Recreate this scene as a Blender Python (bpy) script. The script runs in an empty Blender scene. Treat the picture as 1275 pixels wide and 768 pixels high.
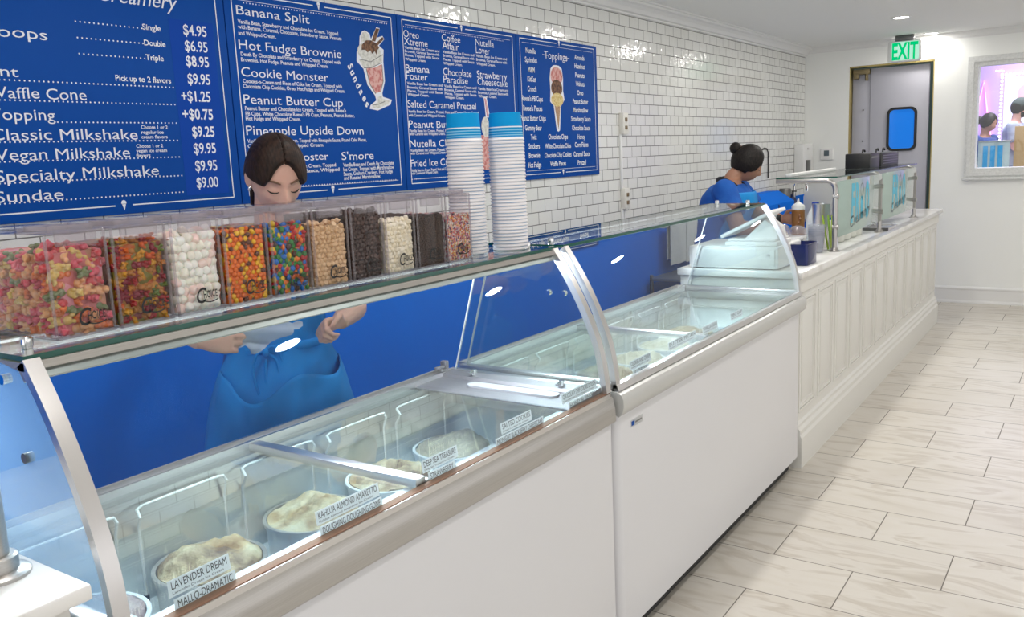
import bpy, bmesh, math, random, json
from mathutils import Vector, Matrix, noise
from math import sin, cos, pi, radians, sqrt

# ------------------------------------------------------------------ camera, world, lights, exposure
S = bpy.context.scene
COL = S.collection
cam_d = bpy.data.cameras.new('camera')
cam = bpy.data.objects.new('camera', cam_d)
COL.objects.link(cam)
CR = Vector((0.8264, 0.5611, -0.0449)); CU = Vector((-0.0590, 0.1654, 0.9845)); CB = Vector((0.5606, -0.8106, 0.1696))
cam.matrix_world = Matrix(((CR.x, CU.x, CB.x, 0), (CR.y, CU.y, CB.y, 0), (CR.z, CU.z, CB.z, 1.55), (0, 0, 0, 1)))
cam_d.sensor_width = 36.0
cam_d.lens = 36.0 * 1083.68 / 1275
cam_d.clip_start = 0.05
S.camera = cam
S.view_settings.view_transform = 'Standard'
S.view_settings.look = 'None'
S.view_settings.gamma = 1
S.view_settings.use_curve_mapping = False
S.view_settings.exposure = 0.0
S.cycles.transparent_max_bounces = 32
S.cycles.max_bounces = 10
S.cycles.diffuse_bounces = 5
S.cycles.glossy_bounces = 6
S.cycles.caustics_reflective = False
S.cycles.caustics_refractive = False
S.cycles.sample_clamp_indirect = 6.0

W = bpy.data.worlds.new('world'); S.world = W
W.use_nodes = True
W.node_tree.nodes['Background'].inputs[0].default_value = (1.0, 0.99, 0.97, 1)
W.node_tree.nodes['Background'].inputs[1].default_value = 1.22
LAMP_W = (7.3, 6.3)
CEIL = 2.5
FILL_TUBE_W = 15.0  # strength of the fill lights added under the freezer shelves
ROWS = [(-1.435, [0.72 + 1.38 * i for i in range(7)]), (-0.2, [-0.5, 1.0, 2.5, 4.05, 5.6, 7.15, 8.6])]

# ------------------------------------------------------------------ materials
def nt(m): return m.node_tree.nodes, m.node_tree.links
def mat(name, col, rough=0.5, metal=0.0, spec=0.5, coat=0.0, trans=0.0, sss=0.0):
    m = bpy.data.materials.new(name); m.use_nodes = True
    b = m.node_tree.nodes['Principled BSDF']
    b.inputs['Base Color'].default_value = (*col, 1)
    b.inputs['Roughness'].default_value = rough
    b.inputs['Metallic'].default_value = metal
    b.inputs['Specular IOR Level'].default_value = spec
    b.inputs['Coat Weight'].default_value = coat
    b.inputs['Subsurface Weight'].default_value = sss
    if sss: b.inputs['Subsurface Scale'].default_value = 0.01
    return m
def emit(name, col, s):
    m = bpy.data.materials.new(name); m.use_nodes = True
    n, l = nt(m); n.clear()
    e = n.new('ShaderNodeEmission'); o = n.new('ShaderNodeOutputMaterial')
    e.inputs[0].default_value = (*col, 1); e.inputs[1].default_value = s
    l.new(e.outputs[0], o.inputs[0]); return m
def glass(name, tint=(0.96, 0.985, 0.975), f0=0.045, power=5.0, rough=0.0, milk=0.0, milkcol=(0.8, 0.85, 0.85)):
    """clear pane: tinted straight transmission plus a Schlick mirror reflection"""
    m = bpy.data.materials.new(name); m.use_nodes = True
    n, l = nt(m); n.clear()
    g = n.new('ShaderNodeNewGeometry')
    d = n.new('ShaderNodeVectorMath'); d.operation = 'DOT_PRODUCT'
    l.new(g.outputs['Incoming'], d.inputs[0]); l.new(g.outputs['Normal'], d.inputs[1])
    a = n.new('ShaderNodeMath'); a.operation = 'ABSOLUTE'; l.new(d.outputs['Value'], a.inputs[0])
    s = n.new('ShaderNodeMath'); s.operation = 'SUBTRACT'; s.inputs[0].default_value = 1.0; l.new(a.outputs[0], s.inputs[1])
    p = n.new('ShaderNodeMath'); p.operation = 'POWER'; l.new(s.outputs[0], p.inputs[0]); p.inputs[1].default_value = power
    k = n.new('ShaderNodeMath'); k.operation = 'MULTIPLY_ADD'; l.new(p.outputs[0], k.inputs[0])
    k.inputs[1].default_value = 1 - f0; k.inputs[2].default_value = f0
    t = n.new('ShaderNodeBsdfTransparent'); t.inputs[0].default_value = (*tint, 1)
    gl = n.new('ShaderNodeBsdfGlossy'); gl.inputs['Roughness'].default_value = rough
    mx = n.new('ShaderNodeMixShader'); l.new(k.outputs[0], mx.inputs[0])
    base = t.outputs[0]
    if milk:
        df = n.new('ShaderNodeBsdfDiffuse'); df.inputs[0].default_value = (*milkcol, 1)
        tl = n.new('ShaderNodeBsdfTranslucent'); tl.inputs[0].default_value = (*milkcol, 1)
        ad = n.new('ShaderNodeMixShader'); ad.inputs[0].default_value = 0.4
        l.new(df.outputs[0], ad.inputs[1]); l.new(tl.outputs[0], ad.inputs[2])
        m2 = n.new('ShaderNodeMixShader'); m2.inputs[0].default_value = milk
        l.new(t.outputs[0], m2.inputs[1]); l.new(ad.outputs[0], m2.inputs[2]); base = m2.outputs[0]
    l.new(base, mx.inputs[1]); l.new(gl.outputs[0], mx.inputs[2])
    o = n.new('ShaderNodeOutputMaterial'); l.new(mx.outputs[0], o.inputs[0])
    return m
def coords(n, kind='Object'):
    c = n.new('ShaderNodeTexCoord'); return c.outputs[kind]
def worldpos(n):
    return n.new('ShaderNodeNewGeometry').outputs['Position']
def ramp(n, stops):
    r = n.new('ShaderNodeValToRGB'); e = r.color_ramp.elements
    while len(e) < len(stops): e.new(0.5)
    for i, (p, c) in enumerate(stops):
        e[i].position = p; e[i].color = (*c, 1)
    return r
def noisy(name, stops, scale=40, rough=0.6, detail=4, bump=0.0, bscale=None, dist=0.002, metal=0, spec=0.4, sc3=(1, 1, 1), sss=0.0):
    """noise driven colour between stops, with optional bump"""
    m = mat(name, stops[0][1], rough, metal, spec, sss=sss); n, l = nt(m); b = n['Principled BSDF']
    mp = n.new('ShaderNodeMapping'); mp.inputs['Scale'].default_value = sc3
    l.new(coords(n), mp.inputs[0])
    t = n.new('ShaderNodeTexNoise'); t.inputs['Scale'].default_value = scale; t.inputs['Detail'].default_value = detail
    l.new(mp.outputs[0], t.inputs['Vector'])
    r = ramp(n, stops); l.new(t.outputs['Fac'], r.inputs[0]); l.new(r.outputs[0], b.inputs['Base Color'])
    if bump:
        t2 = n.new('ShaderNodeTexNoise'); t2.inputs['Scale'].default_value = bscale or scale * 2; l.new(mp.outputs[0], t2.inputs['Vector'])
        bp = n.new('ShaderNodeBump'); bp.inputs['Strength'].default_value = bump; bp.inputs['Distance'].default_value = dist
        l.new(t2.outputs['Fac'], bp.inputs['Height']); l.new(bp.outputs[0], b.inputs['Normal'])
    return m

M = {}
M['white'] = mat('white_paint', (0.80, 0.80, 0.79), 0.5)
M['ceiling'] = mat('ceiling_paint', (0.84, 0.845, 0.83), 0.8)
M['wallgrey'] = mat('wall_paint', (0.88, 0.89, 0.87), 0.6)
M['enamel'] = mat('white_enamel', (0.70, 0.70, 0.73), 0.22, spec=0.5)
M['inner'] = mat('white_liner', (0.86, 0.90, 0.90), 0.4)
M['steel'] = noisy('brushed_steel', [(0.3, (0.47, 0.45, 0.43)), (0.7, (0.54, 0.52, 0.50))], 5, 0.36, 3, metal=1, sc3=(150, 1, 150))
M['alum'] = mat('aluminium', (0.72, 0.70, 0.70), 0.28, 1.0)
M['chrome'] = mat('chrome', (0.85, 0.85, 0.86), 0.08, 1.0)
M['darkmetal'] = mat('dark_metal', (0.18, 0.18, 0.18), 0.35, 1.0)
M['bronze'] = mat('bronze_channel', (0.22, 0.12, 0.075), 0.45, 0.3)
M['bumper'] = mat('grey_bumper_plastic', (0.52, 0.52, 0.51), 0.25)
M['black'] = mat('black_plastic', (0.012, 0.012, 0.013), 0.4)
M['dark'] = mat('dark_void', (0.03, 0.03, 0.03), 0.8)
M['blue'] = mat('blue_paint', (0.002, 0.165, 0.76), 0.6, spec=0.06)
M['menublue'] = mat('menu_blue', (0.006, 0.070, 0.34), 0.5, spec=0.08)
M['menublue2'] = mat('menu_blue_column', (0.006, 0.060, 0.37), 0.5, spec=0.08)
M['ink'] = mat('white_print', (0.80, 0.82, 0.88), 0.6)
M['blackink'] = mat('black_print', (0.01, 0.01, 0.012), 0.5)
M['endsheen'] = glass('painted_sheen_end_glass', (0.95, 0.985, 0.98), 0.06, milk=0.3, milkcol=(0.40, 0.66, 1.0))  # milk colour stands in for a pale blue reflection on this pane
M['endglass'] = glass('end_glass', (0.95, 0.985, 0.98), 0.10, power=3.5)
M['glass'] = glass('clear_glass', (0.95, 0.985, 0.97))
M['lidglass'] = glass('lid_glass', (0.95, 0.98, 0.98), 0.06)
M['edge'] = mat('green_glass_edge', (0.004, 0.085, 0.062), 0.15, spec=0.6)
M['acrylic'] = glass('clear_acrylic', (0.985, 0.98, 0.985), 0.012)
M['acryledge'] = glass('acrylic_edge', (0.88, 0.86, 0.88), 0.03, milk=0.16, milkcol=(0.75, 0.72, 0.75))
M['frost'] = glass('frosted_glass', (0.9, 0.97, 0.95), 0.05, milk=0.72, milkcol=(0.62, 0.76, 0.71))
M['rubber'] = mat('black_rubber', (0.02, 0.02, 0.02), 0.7)
M['paper'] = mat('white_label_paper', (0.86, 0.87, 0.88), 0.6)
_n, _l = nt(M['paper']); _t = _n.new('ShaderNodeBsdfTranslucent'); _t.inputs[0].default_value = (.86, .87, .88, 1); _x = _n.new('ShaderNodeMixShader'); _x.inputs[0].default_value = .45
_l.new(_n['Principled BSDF'].outputs[0], _x.inputs[1]); _l.new(_t.outputs[0], _x.inputs[2]); _l.new(_x.outputs[0], _n['Material Output'].inputs[0])
M['skin'] = mat('light_skin', (0.68, 0.40, 0.32), 0.5, spec=0.35, sss=0.12)
M['skin2'] = mat('tan_skin', (0.42, 0.215, 0.14), 0.5, spec=0.35, sss=0.1)

# ------------------------------------------------------------------ mesh helpers
class MB:
    def __init__(s): s.bm = bmesh.new(); s.mi = 0
    def add(s, vs, fs, smooth=True):
        v = [s.bm.verts.new(p) for p in vs]
        for f in fs:
            try:
                q = s.bm.faces.new([v[i] for i in f]); q.smooth = smooth; q.material_index = s.mi
            except ValueError: pass
        return s
    def merge(s, other, mtx=None):
        vs = [(mtx @ v.co if mtx else v.co.copy()) for v in other.verts]
        other.verts.index_update()
        return s.add(vs, [[v.index for v in f.verts] for f in other.faces])
    def box(s, x0, x1, y0, y1, z0, z1, b=0.0, seg=2, mtx=None):
        t = bmesh.new()
        bmesh.ops.create_cube(t, size=1)
        for v in t.verts:
            v.co = Vector(((x0 + x1) / 2 + v.co.x * (x1 - x0), (y0 + y1) / 2 + v.co.y * (y1 - y0), (z0 + z1) / 2 + v.co.z * (z1 - z0)))
        if b: bmesh.ops.bevel(t, geom=list(t.edges), offset=b, segments=seg, affect='EDGES', profile=0.5)
        s.merge(t, mtx); t.free(); return s
    def cyl(s, p, q, r, r2=None, n=20, caps=True):
        p = Vector(p); q = Vector(q); r2 = r if r2 is None else r2
        d = (q - p).normalized(); a = d.orthogonal().normalized(); b = d.cross(a)
        vs = [p + (a * cos(2 * pi * i / n) + b * sin(2 * pi * i / n)) * r for i in range(n)] + \
             [q + (a * cos(2 * pi * i / n) + b * sin(2 * pi * i / n)) * r2 for i in range(n)]
        fs = [(i, (i + 1) % n, n + (i + 1) % n, n + i) for i in range(n)]
        if caps: fs += [tuple(range(n - 1, -1, -1)), tuple(range(n, 2 * n))]
        return s.add(vs, fs)
    def tube(s, pts, r, n=10, caps=True, closed=False, flat=None):
        """sweep a circle (or an ellipse: flat=(k, axis)) along a path; r may be a list"""
        P = [Vector(p) for p in pts]; N = len(P)
        R = r if isinstance(r, (list, tuple)) else [r] * N
        T = []
        for i in range(N):
            if closed: t = P[(i + 1) % N] - P[i - 1]
            else: t = P[min(i + 1, N - 1)] - P[max(i - 1, 0)]
            T.append(t.normalized())
        a = T[0].orthogonal().normalized()
        if flat: a = Vector(flat[1]).cross(T[0]).normalized()
        vs = []
        for i in range(N):
            a = (a - T[i] * a.dot(T[i]))
            a = a.normalized() if a.length > 1e-6 else T[i].orthogonal().normalized()
            if flat:
                c = Vector(flat[1]).cross(T[i])
                if c.length > 1e-3: a = c.normalized()
            b = T[i].cross(a)
            for j in range(n):
                ang = 2 * pi * j / n
                vs.append(P[i] + a * cos(ang) * R[i] + b * sin(ang) * R[i] * (flat[0] if flat else 1))
        fs = []
        for i in range(N if closed else N - 1):
            i2 = (i + 1) % N
            for j in range(n):
                fs.append((i * n + j, i * n + (j + 1) % n, i2 * n + (j + 1) % n, i2 * n + j))
        if caps and not closed:
            fs += [tuple(range(n - 1, -1, -1)), tuple(range((N - 1) * n, N * n))]
        return s.add(vs, fs)
    def loft(s, rings, caps=True):
        n = len(rings[0]); vs = [p for r in rings for p in r]; fs = []
        for i in range(len(rings) - 1):
            for j in range(n):
                fs.append((i * n + j, i * n + (j + 1) % n, (i + 1) * n + (j + 1) % n, (i + 1) * n + j))
        if caps: fs += [tuple(range(n - 1, -1, -1)), tuple(range((len(rings) - 1) * n, len(rings) * n))]
        return s.add(vs, fs)
    def prism(s, poly, axis, a, b, smooth=False):
        """poly: 2-D points; axis 'y' -> (x,z) swept from y=a to b, 'x' -> (y,z), 'z' -> (x,y)"""
        f = {'y': lambda p, t: (p[0], t, p[1]), 'x': lambda p, t: (t, p[0], p[1]), 'z': lambda p, t: (p[0], p[1], t)}[axis]
        n = len(poly)
        vs = [f(p, a) for p in poly] + [f(p, b) for p in poly]
        fs = [(i, (i + 1) % n, n + (i + 1) % n, n + i) for i in range(n)] + [tuple(range(n - 1, -1, -1)), tuple(range(n, 2 * n))]
        return s.add(vs, fs, smooth)
    def ring(s, outer, inner, axis, a, b):
        """a tube wall between two same-length 2-D loops"""
        f = {'y': lambda p, t: (p[0], t, p[1]), 'x': lambda p, t: (t, p[0], p[1]), 'z': lambda p, t: (p[0], p[1], t)}[axis]
        n = len(outer)
        vs = [f(p, a) for p in outer] + [f(p, b) for p in outer] + [f(p, a) for p in inner] + [f(p, b) for p in inner]
        fs = []
        for i in range(n):
            j = (i + 1) % n
            fs += [(i, j, n + j, n + i), (2 * n + j, 2 * n + i, 3 * n + i, 3 * n + j), (n + i, n + j, 3 * n + j, 3 * n + i), (j, i, 2 * n + i, 2 * n + j)]
        return s.add(vs, fs)
    def lathe(s, prof, c=(0, 0, 0), n=32, mtx=None):
        c = Vector(c); vs = []; fs = []
        for r, z in prof:
            for i in range(n):
                p = Vector((max(r, 1e-5) * cos(2 * pi * i / n), max(r, 1e-5) * sin(2 * pi * i / n), z))
                vs.append((mtx @ p if mtx else p) + c)
        for k in range(len(prof) - 1):
            for i in range(n):
                fs.append((k * n + i, k * n + (i + 1) % n, (k + 1) * n + (i + 1) % n, (k + 1) * n + i))
        s.add(vs, fs)
        return s
    def sph(s, c, r, u=16, v=10, mtx=None):
        c = Vector(c); r = (r, r, r) if not isinstance(r, (tuple, list)) else r
        vs = []; fs = []
        for i in range(1, v):
            t = pi * i / v
            for j in range(u):
                p = Vector((r[0] * sin(t) * cos(2 * pi * j / u), r[1] * sin(t) * sin(2 * pi * j / u), r[2] * cos(t)))
                vs.append((mtx @ p if mtx else p) + c)
        top = Vector((0, 0, r[2])); bot = Vector((0, 0, -r[2]))
        vs += [(mtx @ top if mtx else top) + c, (mtx @ bot if mtx else bot) + c]
        for i in range(v - 2):
            for j in range(u):
                fs.append((i * u + j, (i + 1) * u + j, (i + 1) * u + (j + 1) % u, i * u + (j + 1) % u))
        for j in range(u):
            fs.append((len(vs) - 2, j, (j + 1) % u)); fs.append((len(vs) - 1, (v - 2) * u + (j + 1) % u, (v - 2) * u + j))
        return s.add(vs, fs)
    def sheet(s, f, nu, nv, t=0.0):
        """surface f(u,v) with u,v in 0..1; t>0 gives it thickness along its normal"""
        P = [[Vector(f(i / nu, j / nv)) for j in range(nv + 1)] for i in range(nu + 1)]
        vs = [p for r in P for p in r]; fs = []
        ix = lambda i, j: i * (nv + 1) + j
        for i in range(nu):
            for j in range(nv): fs.append((ix(i, j), ix(i + 1, j), ix(i + 1, j + 1), ix(i, j + 1)))
        if t:
            K = len(vs); back = []
            for i in range(nu + 1):
                for j in range(nv + 1):
                    du = P[min(i + 1, nu)][j] - P[max(i - 1, 0)][j]; dv = P[i][min(j + 1, nv)] - P[i][max(j - 1, 0)]
                    nn = du.cross(dv); nn = nn.normalized() if nn.length > 1e-9 else Vector((0, 0, 1))
                    back.append(P[i][j] - nn * t)
            vs += back
            fs += [tuple(K + a for a in reversed(q)) for q in fs]
            e = [ix(i, 0) for i in range(nu + 1)] + [ix(nu, j) for j in range(1, nv + 1)] + [ix(i, nv) for i in range(nu - 1, -1, -1)] + [ix(0, j) for j in range(nv - 1, 0, -1)]
            for a, b in zip(e, e[1:] + e[:1]): fs.append((b, a, K + a, K + b))
        return s.add(vs, fs)

WL = {}
def wloc(o):
    return WL.get(o.name, Vector((0, 0, 0)))
def finish_mesh(me, sharp=35):
    bm = bmesh.new(); bm.from_mesh(me)
    bmesh.ops.recalc_face_normals(bm, faces=bm.faces)
    for e in bm.edges:
        if len(e.link_faces) == 2 and e.calc_face_angle(0) > radians(sharp): e.smooth = False
    bm.to_mesh(me); bm.free()
def obj(name, mb, m, parent=None, label=None, sharp=35, norm=True):
    """links ONE mesh object; geometry given in world coordinates is moved under its parent"""
    me = bpy.data.meshes.new(name); mb.bm.to_mesh(me); mb.bm.free()
    if norm: finish_mesh(me, sharp)
    for x in (m if isinstance(m, (list, tuple)) else [m]): me.materials.append(x)
    o = bpy.data.objects.new(name, me); COL.objects.link(o)
    if parent:
        L = wloc(parent); me.transform(Matrix.Translation(-L)); o.parent = parent; WL[o.name] = L
    if label: o['label'] = label
    return o
def thing(name, label, cat, loc=(0, 0, 0), group=None):
    o = bpy.data.objects.new(name, None); COL.objects.link(o); o.location = loc; o.empty_display_size = 0.05
    WL[o.name] = Vector(loc); tag(o, label, cat, group); return o
def tag(o, label, cat, group=None):
    o['label'] = label; o['category'] = cat
    if group: o['group'] = group
    return o
def struct(name, mb, m, parent=None, **k):
    o = obj(name, mb, m, parent, **k)
    if not parent: o['kind'] = 'structure'
    return o
def settle(o, loc):
    """moves a one-mesh thing's origin to its base"""
    o.data.transform(Matrix.Translation(-Vector(loc))); o.location = loc; WL[o.name] = Vector(loc); return o
def dup(root, loc, rotz=0, label=None, group=None, name=None):
    r = root.copy(); COL.objects.link(r); r.location = loc; r.rotation_euler = (0, 0, rotz)
    if label: r['label'] = label
    if group: r['group'] = group
    for ch in list(root.children):
        c = ch.copy(); COL.objects.link(c); c.parent = r
        for g in ch.children:
            d = g.copy(); COL.objects.link(d); d.parent = c
    return r
def remesh(mb, voxel, smooth=0):
    """fuses overlapping closed shells into one continuous surface"""
    me = bpy.data.meshes.new('tmp'); mb.bm.to_mesh(me); mb.bm.free()
    finish_mesh(me, 180)
    o = bpy.data.objects.new('tmp', me); COL.objects.link(o)
    r = o.modifiers.new('r', 'REMESH'); r.mode = 'VOXEL'; r.voxel_size = voxel; r.use_smooth_shade = True
    if smooth:
        k = o.modifiers.new('s', 'SMOOTH'); k.iterations = smooth; k.factor = 0.5
    dg = bpy.context.evaluated_depsgraph_get()
    ev = o.evaluated_get(dg); out = MB()
    m2 = bpy.data.meshes.new_from_object(ev)
    out.bm.from_mesh(m2)
    for f in out.bm.faces: f.smooth = True
    bpy.data.objects.remove(o); bpy.data.meshes.remove(me); bpy.data.meshes.remove(m2)
    return out

_tc = {}
def text_geo(s, bold=0.0):
    k = (s, bold)
    if k not in _tc:
        c = bpy.data.curves.new('t', 'FONT'); c.body = s; c.size = 1; c.offset = bold; c.resolution_u = 3
        o = bpy.data.objects.new('t', c); COL.objects.link(o)
        dg = bpy.context.evaluated_depsgraph_get()
        me = bpy.data.meshes.new_from_object(o.evaluated_get(dg))
        vs = [v.co.copy() for v in me.vertices]; fs = [tuple(p.vertices) for p in me.polygons]
        bpy.data.objects.remove(o); bpy.data.curves.remove(c); bpy.data.meshes.remove(me)
        x0 = min(v.x for v in vs) if vs else 0; x1 = max(v.x for v in vs) if vs else 1
        _tc[k] = (vs, fs, x0, x1)
    return _tc[k]
CAP = max(v.y for v in text_geo("H")[0])
def text(mb, s, P, R, U, h, w=None, bold=0.0, shear=0.0, align=0.0, wob=0.0):
    """flat lettering: cap height h, optional fitted width w, baseline start P, right R, up U"""
    vs, fs, x0, x1 = text_geo(s, bold); P = Vector(P); R = Vector(R); U = Vector(U)
    ky = h / CAP; kx = (w / (x1 - x0)) if w else ky
    N = R.cross(U); q = []
    for v in vs:
        x = (v.x - x0) * kx - align * (x1 - x0) * kx + shear * v.y * ky; y = v.y * ky
        if wob: y += wob * h * sin(x / h * 1.7)
        q.append(P + R * x + U * y)
    mb.add(q, fs, False); return mb
def fillpoly(mb, pts, x):
    """flat polygon on a wall facing +x, points (y, z)"""
    mb.add([(x, p[0], p[1]) for p in pts], [tuple(range(len(pts)))], False); return mb

# ------------------------------------------------------------------ the setting
def brick_mat(name, axis, bw, rh, mort, c1, c2, cm, du, dv, rough, veins=False):
    m = mat(name, c1, rough, spec=0.2 if veins else 0.5); n, l = nt(m); b = n['Principled BSDF']
    sp = n.new('ShaderNodeSeparateXYZ'); l.new(worldpos(n), sp.inputs[0])
    cb = n.new('ShaderNodeCombineXYZ')
    for k, (src, d) in enumerate(((axis[0], du), (axis[1], dv))):
        a = n.new('ShaderNodeMath'); a.operation = 'ADD'; a.inputs[1].default_value = d
        l.new(sp.outputs[src], a.inputs[0]); l.new(a.outputs[0], cb.inputs[k])
    br = n.new('ShaderNodeTexBrick'); l.new(cb.outputs[0], br.inputs['Vector'])
    br.offset = 0.5; br.offset_frequency = 2; br.squash = 1.0
    br.inputs['Scale'].default_value = 1; br.inputs['Brick Width'].default_value = bw; br.inputs['Row Height'].default_value = rh
    br.inputs['Mortar Size'].default_value = mort; br.inputs['Mortar Smooth'].default_value = 0.1; br.inputs['Bias'].default_value = 0
    br.inputs['Color1'].default_value = (*c1, 1); br.inputs['Color2'].default_value = (*c2, 1); br.inputs['Mortar'].default_value = (*cm, 1)
    col = br.outputs['Color']
    if veins:
        mp = n.new('ShaderNodeMapping'); mp.inputs['Scale'].default_value = (1.1, 4.6, 1); mp.inputs['Rotation'].default_value = (0, 0, radians(-13))
        # every tile has its own cut of the stone: shift by the tile's tint
        sh = n.new('ShaderNodeVectorMath'); sh.operation = 'MULTIPLY_ADD'
        l.new(br.outputs['Color'], sh.inputs[0]); sh.inputs[1].default_value = (60, 90, 40); l.new(cb.outputs[0], sh.inputs[2])
        l.new(sh.outputs[0], mp.inputs[0])
        t = n.new('ShaderNodeTexNoise'); t.inputs['Scale'].default_value = 1.7; t.inputs['Detail'].default_value = 5; t.inputs['Distortion'].default_value = 1.1
        l.new(mp.outputs[0], t.inputs['Vector'])
        r = ramp(n, [(0.28, (0.80, 0.77, 0.73)), (0.40, (0.96, 0.95, 0.93)), (0.53, (1, 1, 1)), (0.60, (0.83, 0.80, 0.765)), (0.66, (0.98, 0.97, 0.955))])
        l.new(t.outputs['Fac'], r.inputs[0])
        mx = n.new('ShaderNodeMix'); mx.data_type = 'RGBA'; mx.blend_type = 'MULTIPLY'; mx.inputs[0].default_value = 1.0
        l.new(br.outputs['Color'], mx.inputs[6]); l.new(r.outputs[0], mx.inputs[7]); col = mx.outputs[2]
    l.new(col, b.inputs['Base Color'])
    bp = n.new('ShaderNodeBump'); bp.inputs['Distance'].default_value = 0.003; bp.inputs['Strength'].default_value = 0.5; bp.invert = True
    l.new(br.outputs['Fac'], bp.inputs['Height'])
    if not veins:
        tn = n.new('ShaderNodeTexNoise'); tn.inputs['Scale'].default_value = 22; tn.inputs['Detail'].default_value = 1; l.new(cb.outputs[0], tn.inputs['Vector'])
        b2 = n.new('ShaderNodeBump'); b2.inputs['Distance'].default_value = 0.006; b2.inputs['Strength'].default_value = 0.33
        l.new(tn.outputs['Fac'], b2.inputs['Height']); l.new(bp.outputs[0], b2.inputs['Normal']); l.new(b2.outputs[0], b.inputs['Normal'])
    else: l.new(bp.outputs[0], b.inputs['Normal'])
    rr = n.new('ShaderNodeMath'); rr.operation = 'MULTIPLY_ADD'; l.new(br.outputs['Fac'], rr.inputs[0]); rr.inputs[1].default_value = 0.6; rr.inputs[2].default_value = rough
    l.new(rr.outputs[0], b.inputs['Roughness'])
    return m
M['tile'] = brick_mat('subway_tile', ('Y', 'Z'), 0.137, 0.0683, 0.0021, (0.76, 0.76, 0.73), (0.80, 0.80, 0.775), (0.13, 0.125, 0.12), 0.031, -0.0192, 0.10)
M['floor'] = brick_mat('marble_look_floor', ('X', 'Y'), 0.585, 0.307, 0.0021, (0.655, 0.62, 0.565), (0.63, 0.595, 0.545), (0.20, 0.185, 0.165), 0.4075, 0.244, 0.40, True)
M['marble'] = noisy('white_marble', [(0.35, (0.70, 0.68, 0.66)), (0.48, (0.80, 0.79, 0.78)), (0.7, (0.84, 0.83, 0.82))], 3.0, 0.2, 8, sc3=(1, 2.2, 2))

XW, YF = -2.61, 9.15
b = MB(); b.box(XW - .1, 3.0, -3.0, YF, -.1, 0); struct('floor', b, M['floor'])
b = MB(); b.box(XW - .1, 3.0, -3.0, YF + .12, CEIL, CEIL + .1); struct('ceiling', b, M['ceiling'])
b = MB(); b.box(XW - .1, XW, -3.0, YF + .12, 1.047, CEIL); b.mi = 1; b.box(XW - .1, XW, -3.0, YF + .12, 0, 1.047); b.box(XW, XW + .006, -3, YF, 1.036, 1.05)
struct('wall_left', b, [M['tile'], M['blue']])
b = MB()
for x0, x1, z0, z1 in ((XW, -2.18, 0, CEIL), (-2.18, -1.42, 2.28, CEIL), (-1.42, -1.05, 0, CEIL), (-1.05, -.2, 0, 1.266), (-1.05, -.2, 2.181, CEIL), (-.2, 3.0, 0, CEIL)):
    b.box(x0, x1, YF, YF + .12, z0, z1)
struct('wall_far', b, M['wallgrey'])
b = MB(); b.box(3.0, 3.1, -3.0, YF, 2.3, CEIL); b.box(3.0, 3.1, -3.0, YF, 0, .25)  # unseen wall, left open between piers so world light fills the room
for y in (-3.0, -.2, 2.6, 5.4, 8.2): b.box(3.0, 3.1, y, y + (.95 if y > 8 else .25), .25, 2.3)
struct('wall_right', b, M['white'])
# crown mouldings and skirting
def crown(h, d):
    return [(0, 0), (0, -h), (d * .12, -h), (d * .12, -h * .86), (d * .3, -h * .8), (d * .42, -h * .55), (d * .62, -h * .36), (d * .8, -h * .28), (d * .86, -h * .14), (d, -h * .12), (d, 0)]
b = MB(); b.prism([(XW + x, CEIL + z) for x, z in crown(.085, .10)], 'y', -3, YF); struct('trim_1', b, M['white'])
b = MB(); b.prism([(YF - x, CEIL + z) for x, z in crown(.06, .05)], 'x', XW, 3.0); struct('trim_2', b, M['white'])
b = MB(); b.prism([(YF, 0), (YF - .022, 0), (YF - .022, .012), (YF - .016, .03), (YF - .016, .125), (YF - .02, .135), (YF - .02, .145), (YF - .008, .158), (YF, .16)], 'x', -1.42, 3.0)
struct('baseboard_far', b, M['white'])

# the grey swing door in its opening
M['doorgrey'] = mat('grey_door', (0.47, 0.47, 0.53), 0.45)
M['brass'] = mat('brass_strip', (0.50, 0.40, 0.16), 0.4, 0.6)
M['closer'] = mat('old_brass', (0.25, 0.20, 0.11), 0.45, 0.7)
M['bluepane'] = mat('blue_lit_pane', (0.01, 0.16, 0.62), 0.08)
M['bluepane'].node_tree.nodes['Principled BSDF'].inputs['Emission Color'].default_value = (0.01, 0.20, 0.80, 1)
M['bluepane'].node_tree.nodes['Principled BSDF'].inputs['Emission Strength'].default_value = 0.42
d1 = thing('door_1', 'grey swing door with blue rounded window at the far wall', 'door', (-1.8, YF + .08, 0)); d1['kind'] = 'structure'; del d1['category']
b = MB(); b.box(-1.995, -1.47, YF + .06, YF + .10, .02, 2.25, .004); b.box(-2.165, -1.997, YF + .075, YF + .11, .02, 2.25, .004)
obj('leaf', b, M['doorgrey'], d1)
b = MB(); b.box(-2.181, -2.170, YF + .004, YF + .12, 0, 2.28); b.box(-1.430, -1.420, YF + .004, YF + .12, 0, 2.28); b.box(-2.181, -1.42, YF + .004, YF + .12, 2.265, 2.28)
obj('door_frame', b, M['brass'], d1)
def rrect(x0, x1, z0, z1, r, n=6):
    P = []
    for cx, cz, a0 in ((x1 - r, z1 - r, 0), (x0 + r, z1 - r, 90), (x0 + r, z0 + r, 180), (x1 - r, z0 + r, 270)):
        for i in range(n + 1):
            a = radians(a0 + 90 * i / n); P.append((cx + r * cos(a), cz + r * sin(a)))
    return P
b = MB(); b.ring(rrect(-1.835, -1.565, 1.45, 1.865, .06), rrect(-1.812, -1.588, 1.473, 1.842, .045), 'y', YF + .042, YF + .07); obj('window_gasket', b, M['rubber'], d1)
b = MB(); b.prism(rrect(-1.815, -1.585, 1.47, 1.845, .05), 'y', YF + .05, YF + .062); obj('window_pane', b, M['bluepane'], d1)
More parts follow.
